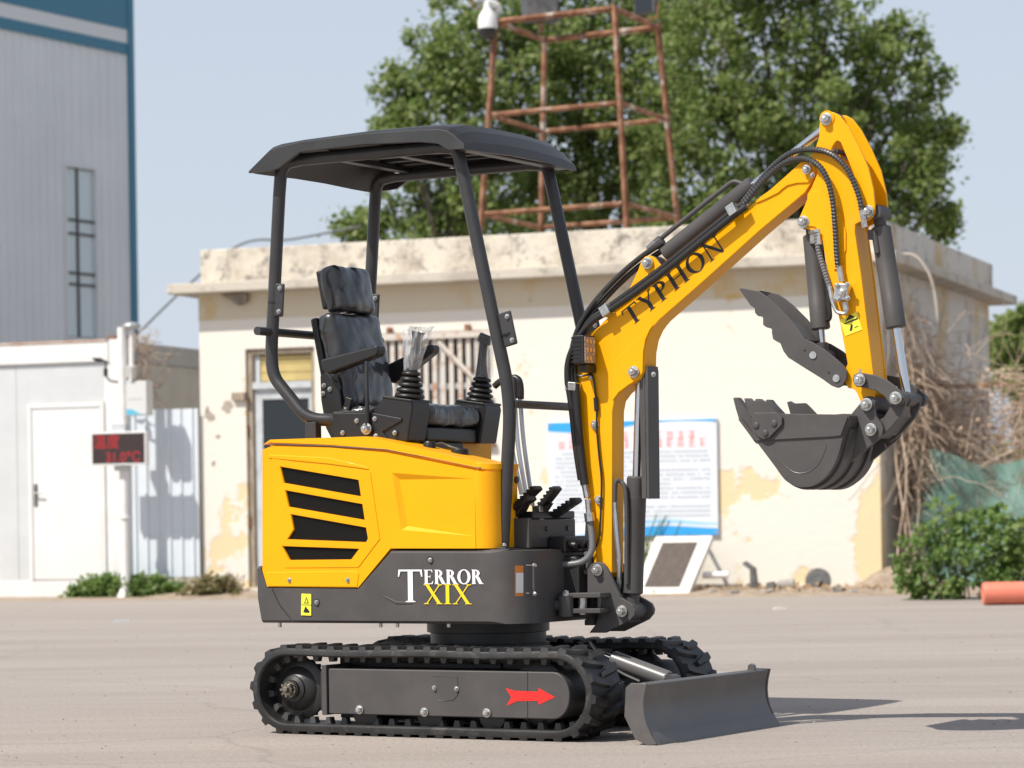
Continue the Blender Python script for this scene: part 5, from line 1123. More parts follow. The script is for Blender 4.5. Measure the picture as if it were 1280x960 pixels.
obj('support_strut', MB().tube([rt + up * 0.86 - nn * 0.04 + Vector((-.03, 0, 0)), Vector((0.90, 0.58, 0.0))], 0.02, 6), STEELP, bd)
obj('support_strut', MB().tube([rt * 0.1 + up * 0.86 - nn * 0.04, Vector((0.30, 0.58, 0.0))], 0.02, 6), STEELP, bd)
pv = obj('plastic_pipe', MB().cyl((-0.13, 0, 0), (0.13, 0, 0), 0.035, 20), mat('pvc_white', (0.8, 0.79, 0.77), None, rough=0.35)); tag(pv, 'short white plastic pipe lying behind the leaning board', 'pipe'); pv.location = at_b(5.92, -0.36, 0.20); pv.rotation_euler = (0, 0, -PH + 0.1)

# debris at the foot of the wall
DG = mat('grey_scrap', (0.085, 0.085, 0.085), (0.15, 0.145, 0.14), 12, 0.6)
mb = MB().prism([(-0.05, 0), (0.03, 0), (0.0, 0.27), (-0.10, 0.34), (-0.13, 0.31), (-0.05, 0.25)], -0.04, 0.04)
o = obj('scrap_bracket', mb, DG, bevel=0.004); tag(o, 'bent grey metal bracket standing upright in the litter by the cream wall', 'scrap'); o.location = at_b(6.35, -0.40, 0.0); o.rotation_euler = (0, 0, -PH)
sm_ = empty('scrap_canister', at_b(6.60, -0.42, 0.07), -PH, 'small grey and black canister lying on its side between the scrap pieces', 'scrap')
obj('body', MB().lathe((-0.02, 0, 0), (1, 0.2, 0.12), [(0, 0.05), (0.01, 0.075), (0.17, 0.075), (0.18, 0.05)], 20), mat('dusty_grey', (0.36, 0.34, 0.31), (0.28, 0.25, 0.22), 10, 0.7), sm_); obj('cap', MB().lathe((-0.13, -0.02, -0.01), (1, 0.2, 0.12), [(0, 0.04), (0.01, 0.06), (0.09, 0.064), (0.10, 0.04)], 18), PLAST, sm_)
o = obj('scrap_disc', MB().lathe((0, 0, 0), (0.25, -1, 0.25), [(0, 0.125), (0.02, 0.13), (0.025, 0.09), (0.028, 0.09), (0.03, 0.03), (0.06, 0.03)], 26), DG); tag(o, 'round grey metal disc propped on edge at the foot of the wall', 'scrap'); o.location = at_b(6.98, -0.34, 0.13); o.rotation_euler = (0, 0, -PH)

# ================================================================== WHITE CABIN AND CORRUGATED FENCE
WHT = mat('cabin_white', (0.76, 0.755, 0.74), (0.72, 0.71, 0.69), 2.5, 0.5, dirt=((0.62, 0.57, 0.5), 2.0, 0.66, 0.85))
WHT2 = mat('cabin_pale_grey', (0.60, 0.615, 0.62), (0.56, 0.575, 0.58), 2.0, 0.5)
CBX = B(158.5, 600, -0.10)[0]
cb = empty('site_cabin', at_b(CBX, -0.10), -PH, 'white flat roofed site cabin with plain white door at the left', 'cabin')
WCB = 6.0
n_ = 5
for k in range(n_):
    a = -WCB + 0.0 + (WCB - 1.36) * k / n_; b_ = -WCB + (WCB - 1.36) * (k + 1) / n_ - 0.006
    obj('wall_panel', MB().box(a, b_, 0.0, 0.06, 0.19, 2.60), WHT2, cb)
obj('wall_panel', MB().box(-1.36, -1.215, 0.0, 0.06, 0.19, 2.60), WHT2, cb); obj('wall_panel', MB().box(-1.214, -0.26, 0.0, 0.06, 2.17, 2.60), WHT2, cb); obj('wall_panel', MB().box(-0.259, -0.19, 0.0, 0.06, 0.19, 2.60), WHT, cb)
obj('base_skirt', MB().box(-WCB, 0.0, -0.02, 0.05, 0.0, 0.188), WHT, cb, bevel=0.006)
obj('corner_post', MB().box(-0.188, 0.0, -0.025, 0.12, 0.19, 2.86), WHT, cb, bevel=0.008)
obj('rusty_cap', MB().box(-0.20, 0.012, -0.035, 0.13, 2.862, 2.885), RUST, cb)
obj('roof_fascia', MB().box(-WCB, -0.189, -0.035, 0.06, 2.605, 2.825), WHT, cb, bevel=0.006); obj('roof_edge', MB().box(-WCB, -0.21, -0.045, 0.2, 2.828, 2.848), mat('rusty_trim', (0.62, 0.5, 0.42), (0.5, 0.28, 0.18), 5, 0.7), cb)
obj('cabin_end_wall', MB().box(-0.07, -0.012, 0.121, 4.6, 0.1, 2.60), mat('cabin_end_grey', (0.68, 0.67, 0.64), (0.62, 0.61, 0.58), 3, 0.6), cb); obj('end_fascia', MB().box(-0.09, 0.01, 0.121, 4.6, 2.605, 2.82), WHT2, cb)
obj('roof', MB().box(-WCB, -0.091, 0.0605, 4.6, 2.74, 2.80), WHT2, cb)
dd = obj('door', MB().box(-1.165, -0.31, -0.012, 0.04, 0.205, 2.10), WHT, cb, bevel=0.006)
obj('door_frame', MB().box(-1.213, -1.170, -0.022, 0.045, 0.19, 2.165), WHT, dd, bevel=0.004); obj('door_frame', MB().box(-0.304, -0.261, -0.022, 0.045, 0.19, 2.165), WHT, dd, bevel=0.004); obj('door_frame', MB().box(-1.169, -0.305, -0.022, 0.045, 2.108, 2.165), WHT, dd, bevel=0.004)
obj('handle_plate', MB().box(-1.150, -1.105, -0.022, -0.0125, 1.02, 1.27), DG, dd, bevel=0.003); obj('handle', MB().tube(bend([(-1.127, -0.02, 1.17), (-1.127, -0.06, 1.17), (-1.03, -0.06, 1.165)], 0.02), 0.010, 8), ZINC, dd)

CORR = mat('corrugated_pale_sheet', (0.66, 0.71, 0.76), (0.62, 0.67, 0.72), 2, 0.45)
fe = empty('corrugated_fence', at_b(CBX + 0.012, -0.055), -PH, 'pale blue white corrugated sheet fence between cabin and cream building', 'fence')
def corr_sheet(w, h, y, pitch=0.11, dp=0.018):
    vs = []; N = int(w / pitch)
    xs = []
    for i in range(N + 1):
        for t, d in ((0, 0), (0.34, 0), (0.42, dp), (0.58, dp), (0.66, 0)):
            x = (i + t) * w / N
            if x <= w + 1e-6: xs.append((x, d))
    for x, d in xs: vs += [(x, y - d, 0.22), (x, y - d, h)]
    return MB().add(vs, [(2 * i, 2 * i + 2, 2 * i + 3, 2 * i + 1) for i in range(len(xs) - 1)])
FW = min(-0.006, B(253.2, 620, -0.055)[0]) - CBX - 0.012
for x, w_ in ((0.0, FW / 2 - 0.001), (FW / 2 + 0.001, FW / 2 - 0.001)): 
    s_ = obj('sheet', corr_sheet(w_, 2.06, 0.0), CORR, fe, smooth=0, loc=(x, 0.002 * (x > 0.1), 0)); so2_ = s_.modifiers.new('t', 'SOLIDIFY'); so2_.thickness = 0.002
obj('fence_rail', MB().box(0.0, FW, 0.02, 0.06, 1.8, 1.86), STEELP, fe); obj('fence_footing', MB().box(0.0, FW, 0.0, 0.14, -0.05, 0.215), SLABM, fe)

# ================================================================== MONITORING POLE
PX_ = B(156, 640, -0.43)[0]
mp = empty('monitoring_pole', at_b(PX_, -0.43), -PH, 'white pole carrying an LED temperature display and small weather sensors', 'sensor pole')
WPO = mat('pole_white', (0.78, 0.77, 0.75), (0.72, 0.70, 0.67), 6, 0.45)
PU = lambda u, v, d: B3(u, v, -0.43 + d) - Vector((PX_, -0.43, 0))
obj('pole', MB().lathe((0, 0, 0), (0, 0, 1), [(0, 0.11), (0.03, 0.10), (0.10, 0.065), (0.16, 0.056), (2.95, 0.050)], 24), WPO, mp)
obj('pole_collar', MB().lathe((0, 0, 0.86), (0, 0, 1), [(0, 0.056), (0.005, 0.068), (0.03, 0.068), (0.035, 0.056)], 24), WPO, mp)
a, b = PU(117.5, 542, -0.10), PU(184.5, 579.5, -0.10)
sg_ = obj('led_display', MB().box(a.x - 0.012, b.x + 0.012, -0.155, -0.075, b.z - 0.012, a.z + 0.012), WPO, mp, bevel=0.006)
obj('screen', MB().box(a.x + 0.006, b.x - 0.006, -0.1565, -0.1545, b.z + 0.008, a.z - 0.008), mat('led_panel', (0.030, 0.016, 0.016), (0.04, 0.024, 0.023), 30, 0.5), sg_)
ledm = bpy.data.materials.new('lit_red_led'); ledm.use_nodes = True; lb5 = ledm.node_tree.nodes['Principled BSDF']; lb5.inputs['Base Color'].default_value = (0.35, 0.01, 0.015, 1); lb5.inputs['Emission Color'].default_value = (1, 0.02, 0.04, 1); lb5.inputs['Emission Strength'].default_value = 0.13
def led_text(txt, x, z, size, name):
    cu = bpy.data.curves.new(name, 'FONT'); cu.body = txt; cu.size = size; cu.materials.append(ledm); t_ = bpy.data.objects.new('tmp', cu); COL.objects.link(t_); dg_ = bpy.context.evaluated_depsgraph_get(); dg_.update(); me = bpy.data.meshes.new_from_object(t_.evaluated_get(dg_)); bpy.data.objects.remove(t_); o = bpy.data.objects.new(name, me); COL.objects.link(o); o.parent = sg_; o.location = (x, -0.1572, z); o.rotation_euler = (pi / 2, 0, 0); return o
Wd = b.x - a.x
led_text('\u6e29\u5ea6', a.x + 0.015, a.z - 0.155, 0.165, 'led_word'); led_text('31.0\u2103', a.x + 0.16, b.z + 0.025, 0.150, 'led_reading')
q0, q1 = PU(159.5, 477, -0.05), PU(186, 519, -0.05)
cab = obj('sensor_box', MB().box(q0.x, q1.x, -0.10, 0.06, q1.z, q0.z), mat('sensor_box_grey', (0.62, 0.62, 0.61), None, rough=0.45), mp, bevel=0.008)
wv = MB(); N = 12; vs = []
for i in range(N + 1):
    t = i / N; vs += [(q0.x + 0.006 + (q1.x - q0.x - 0.012) * t, -0.1012, q1.z + 0.012 + max(0, 0.055 * (1 - t) + 0.014 * sin(t * 6))), (q0.x + 0.006 + (q1.x - q0.x - 0.012) * t, -0.1012, q1.z + 0.008)]
obj('wave_print', wv.add(vs, [(2 * i, 2 * i + 1, 2 * i + 3, 2 * i + 2) for i in range(N)]), mat('wave_teal', (0.10, 0.45, 0.62), None, rough=0.5), cab, smooth=0)
obj('print_line', MB().box(q0.x + 0.03, q1.x - 0.05, -0.1015, -0.1, q0.z - 0.20, q0.z - 0.19), mat('print_grey', (0.4, 0.4, 0.4)), cab)
m0 = PU(164.5, 474, 0); m1 = PU(164.5, 410, 0)
obj('mast', MB().cyl((m0.x, 0, m0.z - 0.05), (m1.x, 0, m1.z), 0.028, 16), WPO, mp)
obj('dome_sensor', MB().lathe((m1.x, 0, m1.z - 0.02), (0, 0, 1), [(0, 0.05), (0.012, 0.085), (0.035, 0.10), (0.05, 0.098), (0.075, 0.07), (0.085, 0.02)], 26), mat('sensor_grey', (0.45, 0.47, 0.48), None, rough=0.35, metal=0.4), mp, smooth=60)
for k in range(5): obj('shield_plate', MB().lathe((m0.x + 0.04, -0.09, m0.z + 0.02 + 0.026 * k), (0, 0, 1), [(0, 0.058), (0.006, 0.062), (0.015, 0.045)], 20), WPO, mp)
v0_ = PU(140, 474, -0.03); obj('vane_arm', MB().tube(bend([(v0_.x + 0.18, -0.02, v0_.z - 0.05), (v0_.x - 0.02, -0.05, v0_.z - 0.02), (v0_.x - 0.06, -0.06, v0_.z + 0.05)], 0.04), 0.012, 8), DG, mp)
obj('anemometer_body', MB().lathe((v0_.x - 0.06, -0.06, v0_.z + 0.03), (0, 0, 1), [(0, 0.022), (0.08, 0.026), (0.10, 0.012), (0.18, 0.008)], 14), PLAST, mp)
obj('wind_vane', MB().prism([(v0_.x - 0.23, v0_.z + 0.24), (v0_.x - 0.12, v0_.z + 0.235), (v0_.x - 0.06, v0_.z + 0.20), (v0_.x + 0.03, v0_.z + 0.155), (v0_.x - 0.06, v0_.z + 0.185), (v0_.x - 0.19, v0_.z + 0.20)], -0.064, -0.056), PLAST, mp)
obj('pole_bracket', MB().box(-0.10, 0.06, -0.08, 0.05, a.z + 0.013, a.z + 0.10), STEELP, mp, bevel=0.004); obj('pole_bracket', MB().box(-0.08, 0.06, -0.08, 0.05, b.z - 0.07, b.z - 0.013), STEELP, mp, bevel=0.004)

# ================================================================== STEEL HALL AT THE LEFT
HA_ = radians(59); HX, HY = -6.48, 50.0
def W2(u, v):
    a, b = ray(u, v); n = Vector((sin(HA_), -cos(HA_))); t = (HX * n.x + HY * n.y) / (a * n.x + F * n.y); X, Y = a * t - HX, F * t - HY
    return (X * cos(HA_) + Y * sin(HA_), EYE - b * t)
hl_ = empty('steel_hall', (HX, HY, 0), HA_, 'tall grey metal clad hall with blue trim bands and narrow window', 'building')
CLAD = mat('grey_cladding', (0.80, 0.815, 0.82), (0.75, 0.765, 0.775), 0.6, 0.5); BTRIM = mat('blue_trim', (0.050, 0.20, 0.30), None, rough=0.45); PTRIM = mat('pale_trim', (0.72, 0.73, 0.73), None, rough=0.5)
wx0, wz1 = W2(81, 208); wx1 = W2(117, 215)[0]; wz0 = W2(80, 421)[1]
TOPZ = 13.0; zA = W2(170, 71)[1]; zB = W2(170, 57.5)[1]; zC = W2(170, 40.5)[1]
def rib_wall(x0, x1, z0, z1, pitch=0.20):
    mb = MB(); N = max(1, int((x1 - x0) / pitch)); vs = []; xs = []
    for i in range(N):
        for t, d in ((0.0, 0), (0.80, 0), (0.85, 0.035), (0.95, 0.035)): xs.append((x0 + (i + t) * (x1 - x0) / N, d))
    xs.append((x1, 0))
    for x, d in xs: vs += [(x, -d, z0), (x, -d, z1)]
    return mb.add(vs, [(2 * i, 2 * i + 2, 2 * i + 3, 2 * i + 1) for i in range(len(xs) - 1)])
for (a, b_, c, d) in ((-14, wx0, 0, zA), (wx0, wx1, wz1, zA), (wx0, wx1, 0, wz0), (wx1, -0.13, 0, zA)): obj('cladding', rib_wall(a, b_, c, d), CLAD, hl_, smooth=0)
obj('trim_band', MB().box(-14, -0.131, -0.05, 0.0, zA, zB), BTRIM, hl_); obj('trim_band', MB().box(-14, -0.131, -0.045, 0.0, zB + .002, zC), PTRIM, hl_); obj('trim_band', MB().box(-14, -0.131, -0.055, 0.0, zC + .002, TOPZ), BTRIM, hl_)
obj('corner_trim', MB().box(-0.13, 0.02, -0.07, 0.08, 0, TOPZ), BTRIM, hl_)
obj('rear_shell', MB().box(-14, -0.01, 0.3, 16, 0, TOPZ - 0.05), CLAD, hl_)
hw = obj('window', MB().box(wx0 - 0.04, wx0, -0.045, 0.05, wz0, wz1), PTRIM, hl_)
obj('frame', MB().box(wx1, wx1 + 0.04, -0.045, 0.05, wz0, wz1), PTRIM, hw); obj('frame', MB().box(wx0 - .04, wx1 + .04, -0.048, 0.05, wz1, wz1 + 0.05), PTRIM, hw); obj('sill', MB().box(wx0 - .04, wx1 + .04, -0.06, 0.05, wz0 - 0.05, wz0), PTRIM, hw)
gm = mat('hall_glass', (0.60, 0.68, 0.70), None, rough=0.05, spec=1.0)
zz = [wz0] + [W2(100, v)[1] for v in (356, 342, 293, 276)] + [wz1]; xm = wx0 + (wx1 - wx0) * 0.42
for i in range(5):
    for (a, b_) in ((wx0, xm - 0.02), (xm + 0.02, wx1)): obj('pane', MB().box(a, b_, 0.02, 0.03, zz[i] + 0.02, zz[i + 1] - 0.02), gm, hw)
for z in zz[1:-1]: obj('glazing_bar', MB().box(wx0, wx1, -0.005, 0.04, z - 0.0195, z + 0.0195), GREY, hw)
obj('mullion', MB().box(xm - 0.0195, xm + 0.0195, -0.008, 0.042, wz0, wz1), GREY, hw)

# ================================================================== RUSTY ROOF TOWER AND WHAT HANGS ON IT
def ptD(u, v, D):
    a, b = ray(u, v); return Vector((a * D / F, D, EYE - b * D / F))
Dn = 33.2
tops = [ptD(768, 6, Dn), ptD(822, 31, Dn * 1.040), ptD(681, 45, Dn * 1.064), ptD(620, 20, Dn * 1.023)]    # near, right, far, left
zt_ = sum(p.z for p in tops) / 4; ctr = sum(tops, Vector()) / 4
for p in tops: p.z = zt_
def lvl(k): 
    s_ = 1 + 0.30 * (1 - k); return [Vector((ctr.x + (p.x - ctr.x) * s_, ctr.y + (p.y - ctr.y) * s_, 3.41 + (zt_ - 3.41) * k)) for p in tops]
tw = empty('roof_tower', (ctr.x, ctr.y, 3.41), 0, 'rusty open steel frame tower standing on the flat roof', 'tower')
rel = lambda p: p - Vector((ctr.x, ctr.y, 3.41))
base_ = lvl(0)
for i in range(4): obj('leg', MB().tube([rel(base_[i]), rel(tops[i])], 0.037, 4), RUST, tw, smooth=0)
for k in (0.295, 0.650, 0.985):
    q = lvl(k)
    for i in range(4):
        d = (q[(i + 1) % 4] - q[i]).normalized() * 0.05; obj('rail', MB().tube([rel(q[i] + d), rel(q[(i + 1) % 4] - d)], 0.031 if k < .9 else 0.038, 4), RUST, tw, smooth=0)
c0 = ptD(610, 50, Dn * 1.02); pc = empty('dome_camera', c0, 0, 'white and black dome security camera hung at the left corner of the rusty tower', 'camera')
obj('housing', MB().lathe((0, 0, 0.13), (0, 0, 1), [(0, 0.115), (0.10, 0.118), (0.16, 0.10), (0.22, 0.06), (0.25, 0.04), (0.32, 0.038)], 26), WPO, pc, smooth=60); obj('dome', MB().lathe((0, 0, 0.13), (0, 0, -1), [(0, 0.105), (0.06, 0.10), (0.10, 0.075), (0.125, 0.03)], 24), PLAST, pc, smooth=60)
obj('bracket_arm', MB().tube(bend([(0, 0, 0.40), (0, 0, 0.46), (0.16, 0.02, 0.40), tuple(tops[3] - c0 + Vector((-0.03, 0, 0.02)))], 0.06), 0.026, 10), WPO, pc)
s0_ = ptD(676, 30, Dn * 1.05); sp2 = empty('loudspeaker', Vector((s0_.x, s0_.y, s0_.z)), 0.2, 'dark grey box loudspeaker fixed above the top frame of the rusty tower', 'loudspeaker')
obj('cabinet', MB().box(-0.21, 0.21, -0.12, 0.14, 0.02, 0.62), mat('speaker_grey', (0.10, 0.105, 0.11), (0.07, 0.072, 0.075), 4, 0.6), sp2, bevel=0.03); obj('grille', MB().box(-0.18, 0.18, -0.135, -0.121, 0.06, 0.58), DG, sp2, bevel=0.01); obj('mount', MB().box(-0.03, 0.03, -0.02, 0.04, -0.10, 0.018), RUST, sp2)
for (u, v, rz_, lab) in ((606, 4, 0.5, 'pale grey floodlight on the left top corner of the rusty tower, beside the dome camera'), (808, 18, -0.7, 'dark floodlight on the right top corner of the rusty tower')):
    p = ptD(u, v, Dn * 1.03); fl = empty('floodlight', p, rz_, lab, 'floodlight', 'floodlights on the roof tower')
    obj('lamp_body', MB().box(-0.15, 0.15, -0.05, 0.05, 0.0, 0.24), DG if u > 700 else STEELP, fl, bevel=0.015); obj('lamp_glass', MB().box(-0.13, 0.13, -0.056, -0.0505, 0.02, 0.22), GLASSD if u > 700 else gm, fl); obj('yoke', MB().tube(bend([(-0.17, 0, 0.12), (-0.17, 0, -0.06), (0.17, 0, -0.06), (0.17, 0, 0.12)], 0.03), 0.012, 6), RUST, fl)

# overhead cable
cb_ = obj('overhead_cable', MB().tube(spline([ptD(150, 440, 44), ptD(225, 366, 42), ptD(300, 306, 41), ptD(365, 299, 41), ptD(450, 283, 41)], 8), 0.016, 6), mat('cable_grey', (0.16, 0.16, 0.17), None, rough=0.6)); tag(cb_, 'thin grey overhead cable sagging behind the parapet towards the trees', 'cable')

# ================================================================== PLANTS
def leaf_mat(name, c1, c2, c3, trans=0.35):
    m = bpy.data.materials.new(name); m.use_nodes = True; n = m.node_tree.nodes; l = m.node_tree.links; b = n['Principled BSDF']; out = n['Material Output']
    g_ = n.new('ShaderNodeNewGeometry'); r = n.new('ShaderNodeValToRGB'); e = r.color_ramp.elements; e[0].color = (*c1, 1); e[1].color = (*c3, 1); x = e.new(0.5); x.color = (*c2, 1)
    l.new(g_.outputs['Random Per Island'], r.inputs[0]); l.new(r.outputs[0], b.inputs['Base Color']); b.inputs['Roughness'].default_value = 0.5
    t = n.new('ShaderNodeBsdfTranslucent'); l.new(r.outputs[0], t.inputs[0]); mx = n.new('ShaderNodeMixShader'); mx.inputs[0].default_value = trans; l.new(b.outputs[0], mx.inputs[1]); l.new(t.outputs[0], mx.inputs[2]); l.new(mx.outputs[0], out.inputs[0])
    return m
LEAF = leaf_mat('poplar_leaf', (0.13, 0.205, 0.045), (0.21, 0.29, 0.07), (0.34, 0.38, 0.15), 0.55)
LEAFB = leaf_mat('shrub_leaf', (0.09, 0.17, 0.033), (0.15, 0.25, 0.055), (0.25, 0.32, 0.10), 0.5)
LEAFD = leaf_mat('dry_leaf', (0.20, 0.17, 0.06), (0.26, 0.21, 0.10), (0.14, 0.16, 0.05))
BARK = mat('bark', (0.085, 0.07, 0.055), (0.13, 0.11, 0.09), 8, 0.9, bump=0.5, bscale=30)
rnd = random.Random(11)
def add_leaf(vs, fs, p, size):
    N = Vector((rnd.gauss(-0.35, 0.6), rnd.gauss(-0.40, 0.6), rnd.gauss(0.65, 0.6))).normalized()      # blades turn their faces to the light
    d = N.cross(Vector((rnd.gauss(0, 1), rnd.gauss(0, 1), rnd.gauss(0, 1)))); 
    if d.length < 1e-3: return
    d.normalize(); s_ = d.cross(N)
    s_.normalize(); w_ = size * 0.42; k = len(vs); n_ = d.cross(s_) * size * 0.12
    vs += [p, p + d * size * 0.5 + s_ * w_ + n_, p + d * size, p + d * size * 0.5 - s_ * w_ + n_]; fs += [(k, k + 1, k + 2, k + 3)]
def foliage(name, clusters, parent, m, size):
    vs = []; fs = []
    for c, r, n_ in clusters:
        for _ in range(n_):
            v = Vector((rnd.gauss(0, 1), rnd.gauss(0, 1), rnd.gauss(0, 0.85))); v = v.normalized() * r * (rnd.random() ** 0.45)
            add_leaf(vs, fs, c + v, size * rnd.uniform(0.5, 1.5))
    o = obj(name, MB().add(vs, fs), m, parent, smooth=0, recalc=False); o['kind'] = 'stuff'; return o
def tree(trunk_u, lobes, D, lab, trunk_r=0.16, leaf=0.078, dens=1.0, cl=0.34, m=LEAF, group=None, base_v=None, dep=1.5):
    X = ray(trunk_u, 500)[0] * D / F; t = empty('tree', (X, D, 0), 0, lab, 'tree', group); cl_ = []; cents = []
    for (u, v, r) in lobes:
        c = ptD(u, v, D); R_ = r * D / F; c.y += rnd.uniform(-0.4, 0.4) * dep
        rel_ = c - Vector((X, D, 0)); cents.append((rel_, R_))
        n_ = max(4, int(dens * 40 * (R_ / 0.9) ** 2))
        for _ in range(n_):
            v_ = Vector((rnd.gauss(0, 1), rnd.gauss(0, 1), rnd.gauss(0, 1))).normalized() * (rnd.random() ** 0.38) * R_; v_.y *= 1.15
            cl_.append((rel_ + v_, cl * rnd.uniform(0.55, 1.2), int(92 * rnd.uniform(0.4, 1.2))))
        for _ in range(7):                                   # loose sprays past the edge of each mass
            v_ = Vector((rnd.gauss(0, 1), rnd.gauss(0, 0.6), rnd.gauss(0.45, 0.8))).normalized() * R_ * rnd.uniform(0.95, 1.28)
            for j in range(3): cl_.append((rel_ + v_ * (1 + 0.09 * j), cl * (0.48 - 0.11 * j), 26 - 7 * j))
    top = max(c.z for c, _ in cents)
    tr = obj('trunk', MB().tube(spline([Vector((0, 0, -0.2)), Vector((0.06, 0, top * 0.3)), Vector((-0.08, 0.05, top * 0.6)), Vector((0.03, 0, top * 0.95))], 5), [trunk_r * (1 - 0.85 * k / 15) for k in range(16)], 10), BARK, t)
    for c, R_ in cents:
        s_ = Vector((0, 0, max(1.0, c.z * 0.55 - abs(c.x) * 0.15))); mid_ = s_.lerp(c, 0.5) + Vector((0, 0, 0.25)); obj('limb', MB().tube(spline([s_, mid_, c], 5), [0.05 * (1 - 0.8 * k / 10) for k in range(11)], 6), BARK, t)
        for _ in range(3):
            e = c + Vector((rnd.uniform(-1, 1), rnd.uniform(-1, 1), rnd.uniform(-.6, 1))) * R_ * 0.8; obj('twig', MB().tube([c.lerp(mid_, 0.25), (c + e) / 2 + Vector((0, 0, .08)), e], [0.018, 0.012, 0.005], 5), BARK, t)
    foliage('crown', cl_, t, m, leaf); return t
TD = 43.0
tree(575, [(490, 112, 20), (482, 160, 15), (506, 172, 28), (528, 108, 36), (555, 62, 38), (588, 22, 40), (522, 235, 42), (468, 284, 24), (440, 292, 12), (560, 140, 62), (600, 90, 60), (580, 230, 62), (640, 40, 50), (610, 170, 55), (650, 130, 45), (530, 290, 50), (610, 280, 55)], TD, 'leafy green tree left of the rusty tower, its ragged crown against the sky', group='trees behind the cream building')
tree(745, [(690, 20, 60), (700, 100, 70), (680, 190, 60), (740, 60, 70), (770, 140, 75), (745, 230, 65), (820, 30, 70), (830, 110, 60), (800, 200, 70), (690, -50, 70), (770, -50, 80), (850, -40, 75), (660, 260, 55), (720, 285, 45), (800, 280, 50)], TD + 1.5, 'tall green tree seen through the rusty tower, its crown running out of the picture', group='trees behind the cream building')
tree(985, [(900, 20, 65), (880, 90, 65), (905, 170, 70), (960, 30, 60), (960, 105, 70), (1000, 165, 65), (1030, 45, 48), (1040, 110, 58), (1088, 70, 28), (1118, 56, 22), (1122, 100, 38), (1155, 105, 22), (1160, 150, 28), (1182, 175, 14), (1100, 150, 52), (1090, 205, 52), (1138, 200, 32), (1165, 213, 15), (1060, 245, 52), (1120, 260, 38), (1158, 270, 24), (1182, 283, 9), (980, 230, 62), (900, 245, 60), (850, 180, 50), (850, 255, 50), (940, -30, 70), (1000, -25, 45), (1020, 275, 40), (1145, 240, 18)], TD - 0.5, 'broad green tree at the right behind the raised boom, its crown above the eaves', group='trees behind the cream building')
tree(1275, [(1268, 425, 26), (1285, 440, 34), (1262, 450, 20), (1300, 410, 30), (1280, 470, 26)], 62, 'small rounded dark green tree at the right edge beyond the fence', leaf=0.16, cl=0.30, dens=2.2, dep=0.6)

# vines, net, shrub and pipe at the right
DRY = mat('dry_vine', (0.50, 0.38, 0.28), (0.64, 0.51, 0.39), 3, 0.85)
DRY2 = mat('dark_dry_vine', (0.36, 0.26, 0.185), (0.46, 0.35, 0.26), 3, 0.85)
FY = 1.0                                                     # the fence line runs right from the side wall, parallel to the front
fn = empty('wire_fence', at_b(7.6, FY), -PH, 'wire fence with rusty top rail smothered in dry brown vines right of the building', 'fence')
for x in (0.12, 1.6, 3.1, 4.6): obj('post', MB().box(x - 0.03, x + 0.03, 0.05, 0.11, 0, 2.15), RUST, fn)
obj('top_rail', MB().tube([(0, 0.02, 2.10), (5.5, 0.02, 2.06)], 0.022, 8), RUST, fn)
wm = MB()
for k in range(22): wm.tube([(0, 0.03, 0.1 + 0.092 * k), (5.5, 0.03, 0.1 + 0.090 * k)], 0.003, 3)
for k in range(56): wm.tube([(0.1 * k, 0.033, 0.05), (0.1 * k, 0.033, 2.08)], 0.003, 3)
tag(obj('wire_mesh', wm, DG, fn, smooth=0), kind='stuff')
def wander(p, d, n_, step, wob, grav=0.0):
    q = [Vector(p)]; d = Vector(d).normalized()
    for _ in range(n_):
        d = (d + Vector((rnd.gauss(0, wob), rnd.gauss(0, wob * 0.45), rnd.gauss(0, wob) - grav))).normalized(); q.append(q[-1] + d * step)
    return q
vm, vd = MB(), MB()
for k in range(2600):                                         # tangle hung over the fence
    x = rnd.uniform(0.0, 5.2); z = rnd.uniform(0.9, 2.25) if rnd.random() < .75 else rnd.uniform(0.2, 1.0)
    (vm if k % 3 else vd).tube(wander((x, rnd.uniform(-0.30, 0.10), z), (rnd.uniform(-1, 1), 0, rnd.uniform(-1.3, .5)), rnd.randint(5, 11), 0.09, 0.19, 0.05), rnd.uniform(0.0015, 0.0045), 3, False)
for k in range(2000):                                         # climbing the side wall, local y runs back along the wall
    t = rnd.random(); y = -FY + 0.15 + 3.6 * rnd.random() ** 0.9; z = 0.2 + (3.0 - 0.50 * (y + FY)) * rnd.random() ** 0.85
    (vm if k % 3 else vd).tube(wander((0.03 + rnd.uniform(0, 0.28), y, z), (rnd.uniform(-.3, .5), rnd.uniform(-1, 1), rnd.uniform(-1.2, .4)), rnd.randint(4, 10), 0.09, 0.19, 0.07), rnd.uniform(0.0015, 0.0045), 3, False)
vn = tag(empty('dry_vines', at_b(7.6, FY), -PH), 'mass of dry brown climbing vines hanging over the wire fence and side wall', 'vines')
vl, vf = [], []
for k in range(5200):
    if k % 2: p = Vector((rnd.uniform(0, 5.2), rnd.uniform(-.32, .1), 0.9 + 1.35 * rnd.random()))
    else:
        y = -FY + 0.15 + 3.6 * rnd.random() ** 0.9; p = Vector((0.05 + rnd.uniform(0, .3), y, 0.2 + (2.85 - 0.50 * (y + FY)) * rnd.random() ** 0.85))
    add_leaf(vl, vf, p, rnd.uniform(0.03, 0.075))
tag(obj('dead_leaves', MB().add(vl, vf), leaf_mat('dead_leaf', (0.52, 0.38, 0.27), (0.62, 0.47, 0.35), (0.40, 0.28, 0.19), 0.3), vn, smooth=0, recalc=False), kind='stuff')
tag(obj('pale_stems', vm, DRY, vn, smooth=0, recalc=False), kind='stuff'); tag(obj('dark_stems', vd, DRY2, vn, smooth=0, recalc=False), kind='stuff')
